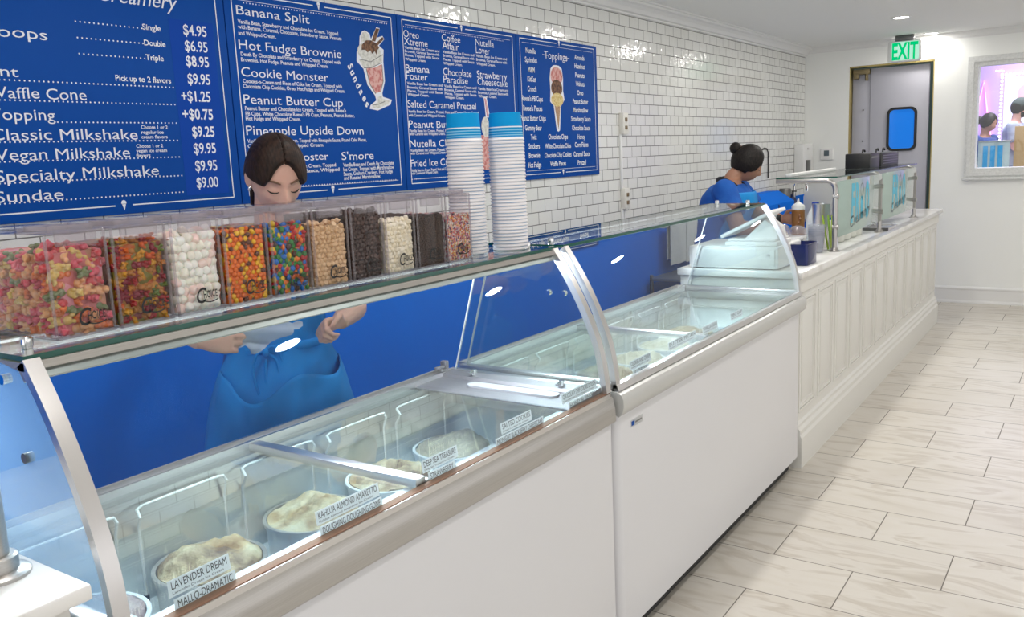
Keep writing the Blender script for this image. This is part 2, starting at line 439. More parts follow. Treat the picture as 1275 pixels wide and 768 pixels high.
b = MB(); b.box(-2.155, -2.0, YF + .03, YF + .075, 2.20, 2.25, .006); b.box(-2.15, -2.10, YF + .02, YF + .075, 2.16, 2.21, .006); b.cyl((-2.03, YF + .05, 2.14), (-2.03, YF + .05, 2.21), .015)
obj('door_closer', b, M['closer'], d1)
b = MB()
for z in (1.25, 1.56, 1.86): b.cyl((-2.06, YF + .066, z), (-2.06, YF + .076, z), .008, n=10)
obj('bolt_heads', b, M['darkmetal'], d1)
M['dkgreen'] = mat('dark_green_paint', (0.05, 0.09, 0.07), 0.6)
b = MB(); b.box(-2.6, -1.25, YF + .5, YF + .55, 0, 2.6); struct('wall_corridor', b, M['dkgreen'])

# window into the neighbouring shop
M['winframe'] = noisy('silvered_frame', [(0.3, (0.62, 0.63, 0.62)), (0.7, (0.74, 0.75, 0.74))], 60, 0.4, 4, bump=0.3)
wf = thing('window_1', 'silver framed window on the far wall looking into a bright shop', 'window', (-.62, YF, 1.157)); wf['kind'] = 'structure'; del wf['category']
def fr(x0, x1, z0, z1): return [(x0, z0), (x1, z0), (x1, z1), (x0, z1)]
b = MB(); b.ring(fr(-1.138, -.112, 1.175, 2.267), fr(-1.05, -.2, 1.266, 2.181), 'y', YF - .03, YF); b.ring(fr(-1.118, -.132, 1.195, 2.247), fr(-1.085, -.165, 1.23, 2.216), 'y', YF - .042, YF - .02)
obj('window_frame', b, M['winframe'], wf)
b = MB(); b.box(-1.15, -.1, YF - .05, YF, 1.157, 1.18, .006); obj('sill', b, M['winframe'], wf)
b = MB(); b.box(-1.05, -.2, YF + .05, YF + .056, 1.266, 2.181); obj('window_pane', b, M['glass'], wf)

# the neighbouring shop seen through it
M['purple'] = mat('lilac_wall', (0.42, 0.33, 0.66), 0.7)
YN = 15.5
b = MB(); b.box(-5, 3, YF + .12, YN, .05, .15); struct('floor_neighbour', b, M['floor'])
b = MB(); b.box(-5, 3, YN, YN + .1, .15, 3.2); struct('wall_neighbour', b, M['purple'])
b = MB(); b.box(-5, 3, YF + .6, YN, 3.2, 3.3); struct('ceiling_neighbour', b, M['purple'])
b = MB(); b.box(-3.2, -3.1, YF + .6, YN, .15, 3.2); struct('wall_neighbour_side', b, M['purple'])

# ------------------------------------------------------------------ downlights
M['bulb'] = emit('downlight_glow', (1.0, 0.98, 0.94), 14.0)
def downlight(x, y, label):
    t = thing('downlight', label, 'ceiling light', (x, y, CEIL), 'recessed downlights')
    b = MB(); b.lathe([(.055, -.001), (.058, -.006), (.072, -.006), (.078, -.001), (.078, .0)], (x, y, CEIL), 28); obj('trim_ring', b, M['white'], t)
    b = MB(); b.cyl((x, y, CEIL - .003), (x, y, CEIL - .0005), .055, n=28); obj('diffuser', b, M['bulb'], t)
    ld = bpy.data.lights.new('downlight_lamp', 'AREA'); ld.shape = 'DISK'; ld.size = .12; ld.energy = (LAMP_W[0] if x < -.5 else LAMP_W[1]) * (.4 if y > 8.5 else 1); ld.color = (1.0, 0.965, 0.91)
    lo = bpy.data.objects.new('downlight_lamp', ld); COL.objects.link(lo); lo.parent = t; lo.location = (0, 0, -.012)
for x, ys in ROWS:
    for y in ys:
        if x < 0 and y > 8.5: lb = 'small round recessed downlight nearest the exit sign'
        elif x < 0 and 7 < y < 8: lb = 'small round recessed downlight, second from the far wall'
        else: lb = 'small round recessed downlight in the white ceiling, beyond the edges of the view'
        downlight(x, y, lb)

# ------------------------------------------------------------------ exit sign
M['exitglow'] = emit('exit_face_glow', (0.55, 1.0, 0.78), 0.85)
M['exitink'] = emit('exit_letter_glow', (0.0, 0.60, 0.20), 1.0)
ex = thing('exit_sign', 'green lit EXIT sign hanging from the ceiling before the grey door', 'sign', (-1.64, 8.9, 2.27))
b = MB(); b.box(-1.785, -1.495, 8.885, 8.935, 2.262, 2.452, .02, 3); obj('housing', b, M['white'], ex)
b = MB(); b.prism(rrect(-1.745, -1.515, 2.275, 2.44, .012), 'y', 8.878, 8.886); obj('lit_face', b, M['exitglow'], ex)
b = MB(); text(b, 'EXIT', (-1.742, 8.8765, 2.285), (1, 0, 0), (0, 0, 1), .142, .222, bold=.03); obj('lettering', b, M['exitink'], ex)
b = MB(); b.box(-1.72, -1.56, 8.89, 8.93, 2.45, CEIL, .004); obj('canopy_bracket', b, M['darkmetal'], ex)

# ------------------------------------------------------------------ wall fittings
t = thing('thermostat', 'small white thermostat with grey display on the far wall', 'thermostat', (-2.38, YF - .03, 1.385))
b = MB(); b.box(-2.44, -2.32, YF - .03, YF, 1.39, 1.505, .006); obj('case', b, M['white'], t)
b = MB(); b.box(-2.405, -2.355, YF - .032, YF - .028, 1.43, 1.485); obj('display', b, mat('lcd', (.10, .13, .15), .2), t)
t = thing('paper_towel_dispenser', 'white wall dispenser with dark lever in the far corner', 'dispenser', (-2.56, 9.05, 1.26))
b = MB(); b.box(-2.61, -2.515, 8.80, 9.14, 1.25, 1.56, .012); obj('case', b, M['white'], t)
b = MB(); b.box(-2.515, -2.507, 8.88, 9.02, 1.28, 1.40, .003); obj('lever', b, M['darkmetal'], t)
b = MB(); b.box(-2.515, -2.508, 8.93, 8.97, 1.50, 1.52, .002); obj('lock', b, M['alum'], t)
M['cream'] = mat('cream_plastic', (0.78, 0.76, 0.70), 0.4)
M['brownsock'] = mat('brown_socket', (0.22, 0.15, 0.08), 0.5)
for z, lb in ((1.668, 'upper cream double outlet box beside the menu board'), (1.193, 'lower cream double outlet box on the tiled wall')):
    o = thing('wall_outlet', lb, 'outlet', (XW, 5.10, z))
    b = MB(); b.box(XW, XW + .035, 5.065, 5.135, z, z + .135, .005); obj('outlet_box', b, M['cream'], o)
    b = MB()
    for dz in (.042, .092): b.box(XW + .034, XW + .038, 5.085, 5.115, z + dz - .012, z + dz + .012, .004)
    obj('sockets', b, M['brownsock'], o)
b = MB(); b.box(XW, XW + .014, 5.06, 5.085, 1.32, 1.67, .003); b.box(XW, XW + .014, 5.06, 5.085, 1.05, 1.20, .003)
tag(settle(obj('cable_conduit', b, M['white']), (XW, 5.07, 1.05)), 'white flat cable conduit running down the tiles through both outlets', 'conduit')
XQ = XW + .010
t = thing('wall_cable', 'thin white cable clipped along the tiles below the lower outlet box', 'cable', (XQ, 5.4, 1.11))
b = MB(); b.tube([(XQ, 5.10, 1.20), (XQ, 5.10, 1.125), (XQ, 5.14, 1.114), (XQ, 5.5, 1.113), (XQ, 5.80, 1.120), (XQ, 5.86, 1.10)], .004, 8); obj('cable', b, M['white'], t)
for y in (5.21, 5.54, 5.82):
    b = MB(); b.box(XW + .0005, XQ + .006, y - .012, y + .012, 1.106, 1.124, .003); obj('cable_clip', b, M['black'], t)
t = thing('hanging_cord', 'thin black looped cord hanging on the tiles past the far worker', 'cord', (XQ, 7.95, 1.27))
b = MB(); b.tube([(XQ, 7.78, 1.502), (XQ, 7.82, 1.525), (XQ, 7.88, 1.538), (XQ, 7.94, 1.532), (XQ, 7.98, 1.50), (XQ, 7.985, 1.38), (XQ, 7.985, 1.266)], .0055, 8); obj('cord', b, M['black'], t)

# ------------------------------------------------------------------ menu boards
TEXTS=[[1,"p","$4.95",1.899,1.991,2.008,0.0331],[1,"p","$6.95",1.899,1.989,1.956,0.0332],[1,"p","$8.95",1.897,1.988,1.906,0.0333],[1,"p","$9.95",1.896,1.986,1.848,0.0335],[1,"p","+$1.25",1.864,1.98,1.79,0.0335],[1,"p","+$0.75",1.861,1.983,1.73,0.0336],[1,"p","$9.25",1.892,1.982,1.672,0.0339],[1,"p","$9.95",1.891,1.981,1.615,0.0341],[1,"p","$9.95",1.89,1.979,1.556,0.0342],[1,"p","$9.00",1.888,1.977,1.499,0.0343],[1,"s","Single",1.747,1.814,2.011,0.0172],[1,"s","Double",1.747,1.825,1.962,0.0173],[1,"s","Triple",1.747,1.812,1.916,0.0174],[1,"s","Pick up to 2 flavors",1.633,1.831,1.846,0.0172],[1,"h","Scoops",1.227,1.433,1.952,0.0301],[1,"h","Pint",1.238,1.335,1.843,0.0284],[1,"h","Waffle Cone",1.237,1.53,1.783,0.0311],[1,"h","Topping",1.239,1.425,1.722,0.0308],[1,"h","Classic Milkshake",1.231,1.686,1.665,0.0321],[1,"h","Vegan Milkshake",1.238,1.652,1.608,0.0321],[1,"h","Specialty Milkshake",1.23,1.748,1.548,0.0327],[1,"h","Sundae",1.222,1.419,1.491,0.0313],[1,"c","Creamery",1.599,1.878,2.085,0.045],[1,"c","&",1.535,1.568,2.087,0.0355],[1,"s","Choose 1 or 2",1.702,1.799,1.698,0.0107],[1,"s","regular ice",1.7,1.782,1.682,0.0107],[1,"s","cream flavors",1.699,1.795,1.667,0.0107],[1,"s","Choose 1 or 2",1.677,1.774,1.638,0.0107],[1,"s","vegan ice cream",1.675,1.787,1.623,0.0107],[1,"s","flavors",1.673,1.724,1.608,0.0106],[1,"dots","",1.525,1.744,2.014,0.0037],[1,"dots","",1.525,1.743,1.967,0.0037],[1,"dots","",1.524,1.743,1.92,0.0037],[1,"dots","",1.28,1.837,1.833,0.0036],[1,"dots","",1.273,1.836,1.777,0.0036],[1,"dots","",1.431,1.834,1.717,0.0037],[1,"dots","",1.257,1.831,1.66,0.0037],[1,"dots","",1.249,1.831,1.605,0.0037],[1,"dots","",1.75,1.833,1.543,0.004],[1,"dots","",1.241,1.75,1.545,0.0036],[1,"dots","",1.233,1.831,1.488,0.0037],[2,"h","Banana Split",2.126,2.472,2.097,0.0313],[2,"h","Hot Fudge Brownie",2.123,2.63,1.978,0.0321],[2,"h","Cookie Monster",2.122,2.548,1.883,0.032],[2,"h","Peanut Butter Cup",2.121,2.618,1.787,0.0325],[2,"h","Pineapple Upside Down",2.12,2.726,1.676,0.0331],[2,"h","Brownie Foster",2.126,2.515,1.578,0.0286],[2,"h","S'more",2.588,2.777,1.574,0.0312],[2,"s","Vanilla Bean, Strawberry and Chocolate Ice Cream. Topped",2.128,2.621,2.067,0.013],[2,"s","with Banana, Caramel, Chocolate, Strawberry Sauce, Peanuts",2.127,2.638,2.049,0.013],[2,"s","and Whipped Cream.",2.126,2.298,2.028,0.0125],[2,"s","Death By Chocolate and Strawberry Ice Cream. Topped with",2.128,2.621,1.955,0.0131],[2,"s","Brownies, Hot Fudge, Peanuts and Whipped Cream.",2.127,2.553,1.936,0.013],[2,"s","Cookies-n-Cream and Piece of Cake Ice Cream. Topped with",2.126,2.62,1.861,0.0132],[2,"s","Chocolate Chip Cookies, Oreo, Hot Fudge and Whipped Cream.",2.125,2.635,1.843,0.0132],[2,"s","Peanut Butter and Chocolate Ice Cream. Topped with Reese's",2.124,2.633,1.765,0.0133],[2,"s","PB Cups, White Chocolate Reese's PB Cups, Peanuts, Peanut Butter,",2.124,2.679,1.746,0.0133],[2,"s","Hot Fudge and Whipped Cream.",2.123,2.384,1.729,0.0129],[2,"s","Vanilla and Pineapple Ice Cream. Topped with Pineapple Sauce, Pound Cake Pieces,",2.121,2.741,1.648,0.0135],[2,"s","Caramel Sauce and Whipped Cream.",2.12,2.496,1.63,0.0132],[2,"s","Vanilla Bean and Caramel Ice Cream. Topped",2.124,2.552,1.55,0.0134],[2,"s","with Bananas, Caramel Sauce, Whipped",2.123,2.57,1.532,0.0134],[2,"s","Vanilla Bean and Death By Chocolate",2.593,2.9,1.547,0.0147],[2,"s","Ice Cream. Topped with Marshmallow",2.592,2.901,1.529,0.0147],[2,"s","Sauce, Graham Crackers, Hot Fudge",2.592,2.889,1.511,0.0147],[2,"s","and Roasted Marshmallow.",2.592,2.812,1.494,0.0146],[2,"dots","",2.162,2.915,2.14,0.0031],[2,"dots","",2.37,2.907,1.481,0.0033],[3,"h","Oreo",3.02,3.124,2.095,0.0297],[3,"h","Xtreme",3.021,3.182,2.063,0.0299],[3,"h","Coffee",3.288,3.428,2.1,0.0314],[3,"h","Affair",3.289,3.414,2.065,0.0315],[3,"h","Nutella",3.549,3.704,2.099,0.0331],[3,"h","Lover",3.55,3.666,2.063,0.0331],[3,"h","Banana",3.02,3.184,1.948,0.0301],[3,"h","Foster",3.02,3.168,1.915,0.0302],[3,"h","Chocolate",3.284,3.504,1.946,0.032],[3,"h","Paradise",3.283,3.472,1.912,0.0319],[3,"h","Strawberry",3.549,3.808,1.947,0.0337],[3,"h","Cheesecake",3.55,3.81,1.913,0.0338],[3,"h","Salted Caramel Pretzel",3.018,3.527,1.793,0.0315],[3,"h","Peanut Butter Blast",3.017,3.519,1.705,0.0316],[3,"h","Nutella Cheesecake",3.015,3.531,1.619,0.0318],[3,"h","Fried Ice Cream",3.014,3.374,1.532,0.0315],[3,"s","Vanilla Bean Ice Cream and",3.022,3.264,2.046,0.0111],[3,"s","Brownie, Caramel Sauce with",3.022,3.262,2.03,0.0111],[3,"s","Pieces, Topped with Sauce",3.022,3.26,2.014,0.0111],[3,"s","Whipped Cream.",3.022,3.164,1.996,0.011],[3,"s","Vanilla Bean Ice Cream and",3.29,3.534,2.046,0.0117],[3,"s","Brownie, Caramel Sauce with",3.29,3.532,2.029,0.0117],[3,"s","Pieces, Topped with Sauce",3.29,3.531,2.012,0.0117],[3,"s","Whipped Cream.",3.29,3.434,1.994,0.0116],[3,"s","Vanilla Bean Ice Cream and",3.55,3.814,2.045,0.0123],[3,"s","Brownie, Caramel Sauce with",3.55,3.813,2.027,0.0123],[3,"s","Whipped Cream.",3.551,3.708,2.008,0.0122],[3,"s","Vanilla Bean Ice Cream and",3.023,3.273,1.893,0.0112],[3,"s","Brownie, Caramel Sauce with",3.023,3.271,1.876,0.0112],[3,"s","Pieces, Topped with Sauce",3.023,3.27,1.86,0.0112],[3,"s","Whipped Cream.",3.023,3.17,1.844,0.0111],[3,"s","Vanilla Bean Ice Cream and",3.286,3.539,1.891,0.0118],[3,"s","Brownie, Caramel Sauce with",3.286,3.537,1.874,0.0118],[3,"s","Pieces, Topped with Sauce",3.287,3.536,1.857,0.0118],[3,"s","Whipped Cream.",3.287,3.435,1.84,0.0117],[3,"s","Vanilla Bean Ice Cream and",3.552,3.814,1.889,0.0124],[3,"s","Brownie, Caramel Sauce with",3.552,3.813,1.87,0.0124],[3,"s","Whipped Cream.",3.553,3.708,1.853,0.0123],[3,"s","Vanilla Bean Ice Cream, Pretzel, Nuts and Caramel Sauce. Topped",3.02,3.548,1.771,0.0116],[3,"s","with Caramel and Whipped Cream.",3.02,3.279,1.754,0.0113],[3,"s","Vanilla Bean Ice Cream, Pretzel, Nuts and Caramel Sauce. Topped",3.018,3.536,1.686,0.0116],[3,"s","with Caramel and Whipped Cream.",3.018,3.273,1.672,0.0114],[3,"s","Vanilla Bean Ice Cream, Pretzel, Nuts and Caramel Sauce. Topped",3.017,3.532,1.599,0.0117],[3,"s","with Caramel and Whipped Cream.",3.017,3.27,1.586,0.0114],[3,"s","Vanilla Bean Ice Cream, Pretzel, Nuts and Caramel Sauce. Topped",3.017,3.389,1.51,0.0116],[3,"s","with Caramel and Whipped Cream.",3.017,3.202,1.498,0.0114],[3,"dots","",3.024,3.793,2.139,0.0032],[3,"dots","",3.017,3.616,1.477,0.0032],[4,"s","Nutella",3.996,4.091,2.097,0.0262],[4,"s","Sprinkles",3.985,4.103,2.049,0.0263],[4,"s","M&M",4.011,4.075,1.998,0.0264],[4,"s","KitKat",4.002,4.084,1.95,0.0264],[4,"s","Crunch",3.999,4.086,1.899,0.0265],[4,"s","Reese's PB Cups",3.941,4.146,1.848,0.0266],[4,"s","Reese's Pieces",3.949,4.137,1.797,0.0267],[4,"s","Peanut Butter Chips",3.918,4.17,1.745,0.0268],[4,"s","Gummy Bear",3.959,4.124,1.694,0.0268],[4,"s","Twix",4.011,4.07,1.645,0.0269],[4,"s","Snickers",3.986,4.096,1.596,0.027],[4,"s","Brownie",3.985,4.096,1.547,0.0271],[4,"s","Hot Fudge",3.976,4.105,1.496,0.0271],[4,"s","Almonds",4.508,4.621,2.095,0.026],[4,"s","Hazelnut",4.505,4.624,2.046,0.0261],[4,"s","Peanuts",4.51,4.617,1.996,0.0261],[4,"s","Walnuts",4.512,4.614,1.947,0.0262],[4,"s","Oreo",4.527,4.597,1.896,0.0263],[4,"s","Peanut Butter",4.473,4.652,1.846,0.0264],[4,"s","Marshmallow",4.475,4.648,1.797,0.0264],[4,"s","Strawberry Sauce",4.447,4.676,1.747,0.0265],[4,"s","Chocolate Sauce",4.454,4.667,1.695,0.0266],[4,"s","Honey",4.515,4.602,1.644,0.0266],[4,"s","Corn Flakes",4.48,4.638,1.598,0.0267],[4,"s","Caramel Sauce",4.463,4.654,1.544,0.0268],[4,"s","Pretzel",4.507,4.606,1.494,0.0269],[4,"s","Chocolate Chips",4.19,4.401,1.646,0.0255],[4,"s","White Chocolate Chips",4.153,4.434,1.595,0.0256],[4,"s","Chocolate Chip Cookies",4.145,4.436,1.545,0.0256],[4,"s","Waffle Pieces",4.2,4.37,1.496,0.0257],[4,"h","Toppings",4.178,4.424,2.079,0.0398]]
XM = -2.598
def strip(b, pts, w, x=XM + .0008):
    for (y0, z0), (y1, z1) in zip(pts, pts[1:]):
        d = Vector((y1 - y0, z1 - z0)); d.normalize(); nx, nz = -d.y * w / 2, d.x * w / 2
        b.add([(x, y0 + nx, z0 + nz), (x, y1 + nx, z1 + nz), (x, y1 - nx, z1 - nz), (x, y0 - nx, z0 - nz)], [(0, 1, 2, 3)], False)
def icon(b, y, z, s=.016):
    P = [(y + s * .55 * cos(a), z + s * .5 + s * .55 * sin(a)) for a in [radians(t) for t in range(-20, 201, 20)]]
    fillpoly(b, P, XM + .0008); fillpoly(b, [(y - s * .42, z + s * .25), (y, z - s), (y + s * .42, z + s * .25)], XM + .0008)
PAN = {1: (0.76, 2.072), 2: (2.076, 2.978), 3: (2.982, 3.905), 4: (3.909, 4.772)}
PLAB = {1: 'blue price board of scoops, milkshakes and sundaes at the left end of the menu', 2: 'blue menu board of sundaes with a strawberry sundae glass drawing',
        3: 'blue menu board listing sundaes in three columns behind the stacked cups', 4: 'blue toppings menu board with a triple scoop cone, at the right end'}
def disc(y, z, ry, rz, n=24, a0=0, a1=360):
    return [(y + ry * cos(radians(a0 + (a1 - a0) * i / n)), z + rz * sin(radians(a0 + (a1 - a0) * i / n))) for i in range(n + (0 if a1 - a0 == 360 else 1))]
M['pink'] = noisy('strawberry_print', [(0.4, (0.55, 0.17, 0.16)), (0.55, (0.72, 0.42, 0.38))], 60, 0.6)
M['choco'] = noisy('chocolate_print', [(0.4, (0.07, 0.03, 0.02)), (0.62, (0.25, 0.12, 0.06))], 70, 0.6)
M['cream_print'] = noisy('cream_print', [(0.35, (0.55, 0.54, 0.50)), (0.6, (0.75, 0.74, 0.70))], 80, 0.6)
M['vanilla_print'] = noisy('vanilla_print', [(0.4, (0.60, 0.42, 0.14)), (0.6, (0.78, 0.66, 0.34))], 80, 0.6)
M['cone_print'] = noisy('cone_print', [(0.4, (0.30, 0.17, 0.10)), (0.6, (0.55, 0.36, 0.22))], 160, 0.6)
M['greyline'] = mat('grey_print', (0.20, 0.20, 0.20), 0.6)
M['redprint'] = mat('red_print', (0.55, 0.05, 0.07), 0.6)
U_, R_ = (0, 0, 1), (0, 1, 0)
for k, (y0, y1) in PAN.items():
    t = thing('menu_board', PLAB[k], 'menu board', (XW, (y0 + y1) / 2, 1.43), 'blue menu boards on the tiled wall')
    b = MB(); b.box(XW + .0015, XM, y0, y1, 1.43, 2.186, .002); obj('board', b, M['menublue'], t)
    a0, a1, b0, b1 = y0 + .032, y1 - .034, 1.458, 2.168
    mid = 1.611 if k == 1 else (a0 + a1) / 2
    b = MB()
    for z in (b0, b1): strip(b, [(a0, z), (mid - .03, z)], .004); strip(b, [(mid + .03, z), (a1, z)], .004); icon(b, mid, z)
    for y in (a0, a1): strip(b, [(y, b0), (y, b1)], .004)
    if k > 1: strip(b, [(a0 + .02, b1 - .02), (a1 - .02, b1 - .02)], .0016); strip(b, [(a0 + .02, b0 + .02), (a1 - .02, b0 + .02)], .0016)
    obj('border', b, M['ink'], t, norm=False)
    if k == 1:
        b = MB(); b.box(XM - .001, XM + .0004, 1.846, 2.02, 1.475, 2.055); obj('price_column', b, M['menublue2'], t)
    parts = {'h': ('heading_lettering', 0), 's': ('small_lettering', .016), 'p': ('price_lettering', .016), 'c': ('script_lettering', 0)}
    for st, (nm, bold) in parts.items():
        for p, s_, tx, ya, yb, z, h in TEXTS:
            if p == k and s_ == st:
                b = MB(); text(b, tx, (XM + .001, ya, z), R_, U_, h, yb - ya, bold=bold, shear=.3 if st == 'c' else 0, wob=.03 if st == 'h' else 0); obj(nm, b, M['ink'], t, norm=False)
    for p, s_, tx, ya, yb, z, h in TEXTS:
        if p == k and s_ == 'dots':
            q = int((yb - ya) / .0138); b = MB()
            for i in range(q + 1):
                y = ya + (yb - ya) * i / q; fillpoly(b, disc(y, z, .0027, .0027, 6), XM + .0009)
            obj('dotted_rule', b, M['ink'], t, norm=False)
    if k == 2:
        d = obj('sundae_drawing', fillpoly(MB(), [(2.778, 2.101), (2.805, 2.09), (2.811, 2.068), (2.849, 2.12), (2.870, 2.117), (2.848, 2.077), (2.883, 2.087), (2.894, 2.075), (2.858, 2.045), (2.885, 2.03), (2.878, 1.984), (2.880, 1.9), (2.858, 1.848), (2.861, 1.834), (2.916, 1.823), (2.905, 1.802), (2.823, 1.776), (2.774, 1.782), (2.78, 1.797), (2.818, 1.818), (2.812, 1.838), (2.771, 1.879), (2.753, 1.944), (2.716, 1.973), (2.72, 2.009), (2.738, 2.032), (2.744, 2.074), (2.76, 2.095)], XM + .0008), M['ink'], t, norm=False)
        for nm, pts, mm, e in (('whipped_cream_print', disc(2.795, 2.015, .07, .04) , 'cream_print', .0011), ('cream_peak_print', [(2.75, 2.05), (2.752, 2.075), (2.765, 2.092), (2.78, 2.096), (2.80, 2.085), (2.805, 2.06)], 'cream_print', .0012),
                               ('bowl_print', [(2.73, 1.98), (2.80, 1.975), (2.877, 2.008), (2.87, 1.978), (2.80, 1.952), (2.754, 1.95)], 'cream_print', .0013), ('strawberry_print', [(2.77, 1.947), (2.82, 1.952), (2.868, 1.97), (2.869, 1.9), (2.847, 1.854), (2.817, 1.847), (2.784, 1.885)], 'pink', .0012),
                               ('chocolate_print', [(2.75, 2.02), (2.752, 2.04), (2.78, 2.061), (2.81, 2.063), (2.843, 2.054), (2.858, 2.036), (2.845, 2.026), (2.838, 2.006), (2.828, 2.02), (2.812, 2.008), (2.802, 2.022), (2.785, 2.012), (2.772, 2.022)], 'choco', .0014),
                               ('wafer_print', [(2.845, 2.115), (2.867, 2.115), (2.836, 2.06), (2.815, 2.062)], 'choco', .0013), ('wafer_print', [(2.883, 2.083), (2.891, 2.075), (2.85, 2.045), (2.839, 2.053)], 'choco', .0013),
                               ('foot_print', [(2.828, 1.832), (2.854, 1.837), (2.857, 1.826), (2.9, 1.818), (2.893, 1.806), (2.823, 1.784), (2.79, 1.789), (2.795, 1.798), (2.826, 1.811)], 'cream_print', .0012)):
            obj(nm, fillpoly(MB(), pts, XM + e), M[mm], d, norm=False)
        b = MB(); strip(b, [(2.733, 1.982), (2.80, 1.975), (2.877, 2.01)], .003, XM + .0015); strip(b, [(2.754, 1.948), (2.80, 1.951), (2.868, 1.976)], .003, XM + .0015); strip(b, [(2.77, 1.945), (2.784, 1.885), (2.817, 1.845)], .004, XM + .0015)
        strip(b, [(2.868, 1.965), (2.869, 1.9), (2.847, 1.852)], .004, XM + .0015); strip(b, [(2.79, 1.797), (2.83, 1.802), (2.87, 1.815)], .003, XM + .0015); obj('outline_print', b, M['greyline'], d, norm=False)
        b = MB(); tot = [(2.672, 1.957), (2.684, 1.934), (2.697, 1.908), (2.711, 1.882), (2.726, 1.856), (2.743, 1.83), (2.756, 1.806)]
        for i, ch in enumerate('Sundaes'):
            a = radians(-64 + i * 2.0); text(b, ch, (XM + .001, tot[i][0] - .012, tot[i][1] - .006), (0, cos(a), sin(a)), (0, -sin(a), cos(a)), .03, .018, bold=.03)
        obj('curved_lettering', b, M['ink'], t, norm=False)
    if k == 3:
        d = obj('straw_drawing', fillpoly(MB(), [(3.596, 1.856), (3.621, 1.853), (3.642, 1.757), (3.607, 1.755)], XM + .0008), M['ink'], t, norm=False)
        obj('straw_print', fillpoly(MB(), [(3.602, 1.850), (3.614, 1.848), (3.631, 1.762), (3.616, 1.76)], XM + .0011), M['redprint'], d, norm=False)
        obj('straw_print', fillpoly(MB(), [(3.607, 1.848), (3.610, 1.848), (3.625, 1.762), (3.621, 1.762)], XM + .0013), M['ink'], d, norm=False)
        obj('whipped_cream_print', fillpoly(MB(), disc(3.60, 1.71, .035, .05), XM + .0010), M['cream_print'], d, norm=False)
        obj('glass_print', fillpoly(MB(), [(3.55, 1.67), (3.65, 1.67), (3.635, 1.50), (3.565, 1.50)], XM + .0009), M['pink'], d, norm=False)
    if k == 4:
        d = obj('cone_drawing', fillpoly(MB(), [(4.295, 2.05), (4.33, 2.048), (4.36, 2.033), (4.370, 1.98), (4.366, 1.913), (4.379, 1.864), (4.336, 1.825), (4.318, 1.694), (4.302, 1.686), (4.283, 1.692), (4.259, 1.828), (4.223, 1.85), (4.23, 1.912), (4.226, 1.973), (4.238, 2.028), (4.265, 2.047)], XM + .0008), M['ink'], t, norm=False)
        for nm, pts, mm, e in (('strawberry_scoop_print', disc(4.30, 1.99, .064, .05), 'pink', .0012), ('chocolate_scoop_print', disc(4.298, 1.925, .06, .047), 'choco', .0013), ('vanilla_scoop_print', disc(4.30, 1.862, .066, .038), 'vanilla_print', .0014), ('cone_print', [(4.266, 1.835), (4.332, 1.838), (4.304, 1.697)], 'cone_print', .0012)):
            obj(nm, fillpoly(MB(), pts, XM + e), M[mm], d, norm=False)
        b = MB(); strip(b, [(4.16, 2.098), (4.215, 2.097)], .003); strip(b, [(4.405, 2.096), (4.45, 2.095)], .003); obj('heading_dashes', b, M['ink'], t, norm=False)
# the low blue sign board under the tiles
t = thing('sign_board', 'low blue sign board with white print, below the outlet boxes', 'sign', (XW, 4.2, 1.0))
b = MB(); b.box(XW + .0065, XM, 3.5, 4.736, 1.0, 1.13, .002); obj('board', b, M['menublue'], t)
b = MB(); strip(b, [(3.52, 1.123), (4.70, 1.123), (4.70, 1.01), (3.52, 1.01)], .003); obj('border', b, M['ink'], t, norm=False)
b = MB(); text(b, 'ice cream', (XM + .001, 4.20, 1.065), R_, U_, .022, .17, bold=.03); text(b, 'cone', (XM + .001, 4.53, 1.083), R_, U_, .026, .085, bold=.03); obj('lettering', b, M['ink'], t, norm=False)

# ------------------------------------------------------------------ the two glass topped dipping freezers
def catmull(P, n=8):
    out = []
    for i in range(len(P) - 1):
        p0 = P[max(i - 1, 0)]; p1 = P[i]; p2 = P[i + 1]; p3 = P[min(i + 2, len(P) - 1)]
        for k in range(n):
            t = k / n; out.append(tuple(.5 * ((2 * b_) + (c_ - a_) * t + (2 * a_ - 5 * b_ + 4 * c_ - d_) * t * t + (3 * b_ - a_ - 3 * c_ + d_) * t ** 3) for a_, b_, c_, d_ in zip(p0, p1, p2, p3)))
    out.append(tuple(P[-1])); return out
CURVE = catmull([(-1.176, .868), (-1.194, .985), (-1.230, 1.088), (-1.281, 1.190), (-1.338, 1.279)], 6)
def offset2(P, d):
    out = []
    for i in range(len(P)):
        a = Vector(P[max(i - 1, 0)]); c = Vector(P[min(i + 1, len(P) - 1)]); t = (c - a).normalized(); out.append((P[i][0] - t.y * d, P[i][1] + t.x * d))
    return out
def band(P, d0, d1): return offset2(P, d0) + offset2(P, d1)[::-1]
XB0, XB1 = -1.775, -1.165
M['plate'] = mat('satin_plate', (.27, .25, .27), .5, .9)
M['grip'] = mat('grip_plate', (.52, .50, .54), .5, .5)
DECK = .62
def rloop(x0, x1, y0, y1, r, n=5):
    return rrect(x0, x1, y0, y1, r, n)
M['tube'] = emit('added_fill_glow', (.94, .98, 1.0), 3.0)  # glow of the fill tube added to lift the freezer interior
M['curveglass'] = glass('curved_front_glass', (0.93, 0.97, 0.98), 0.022)
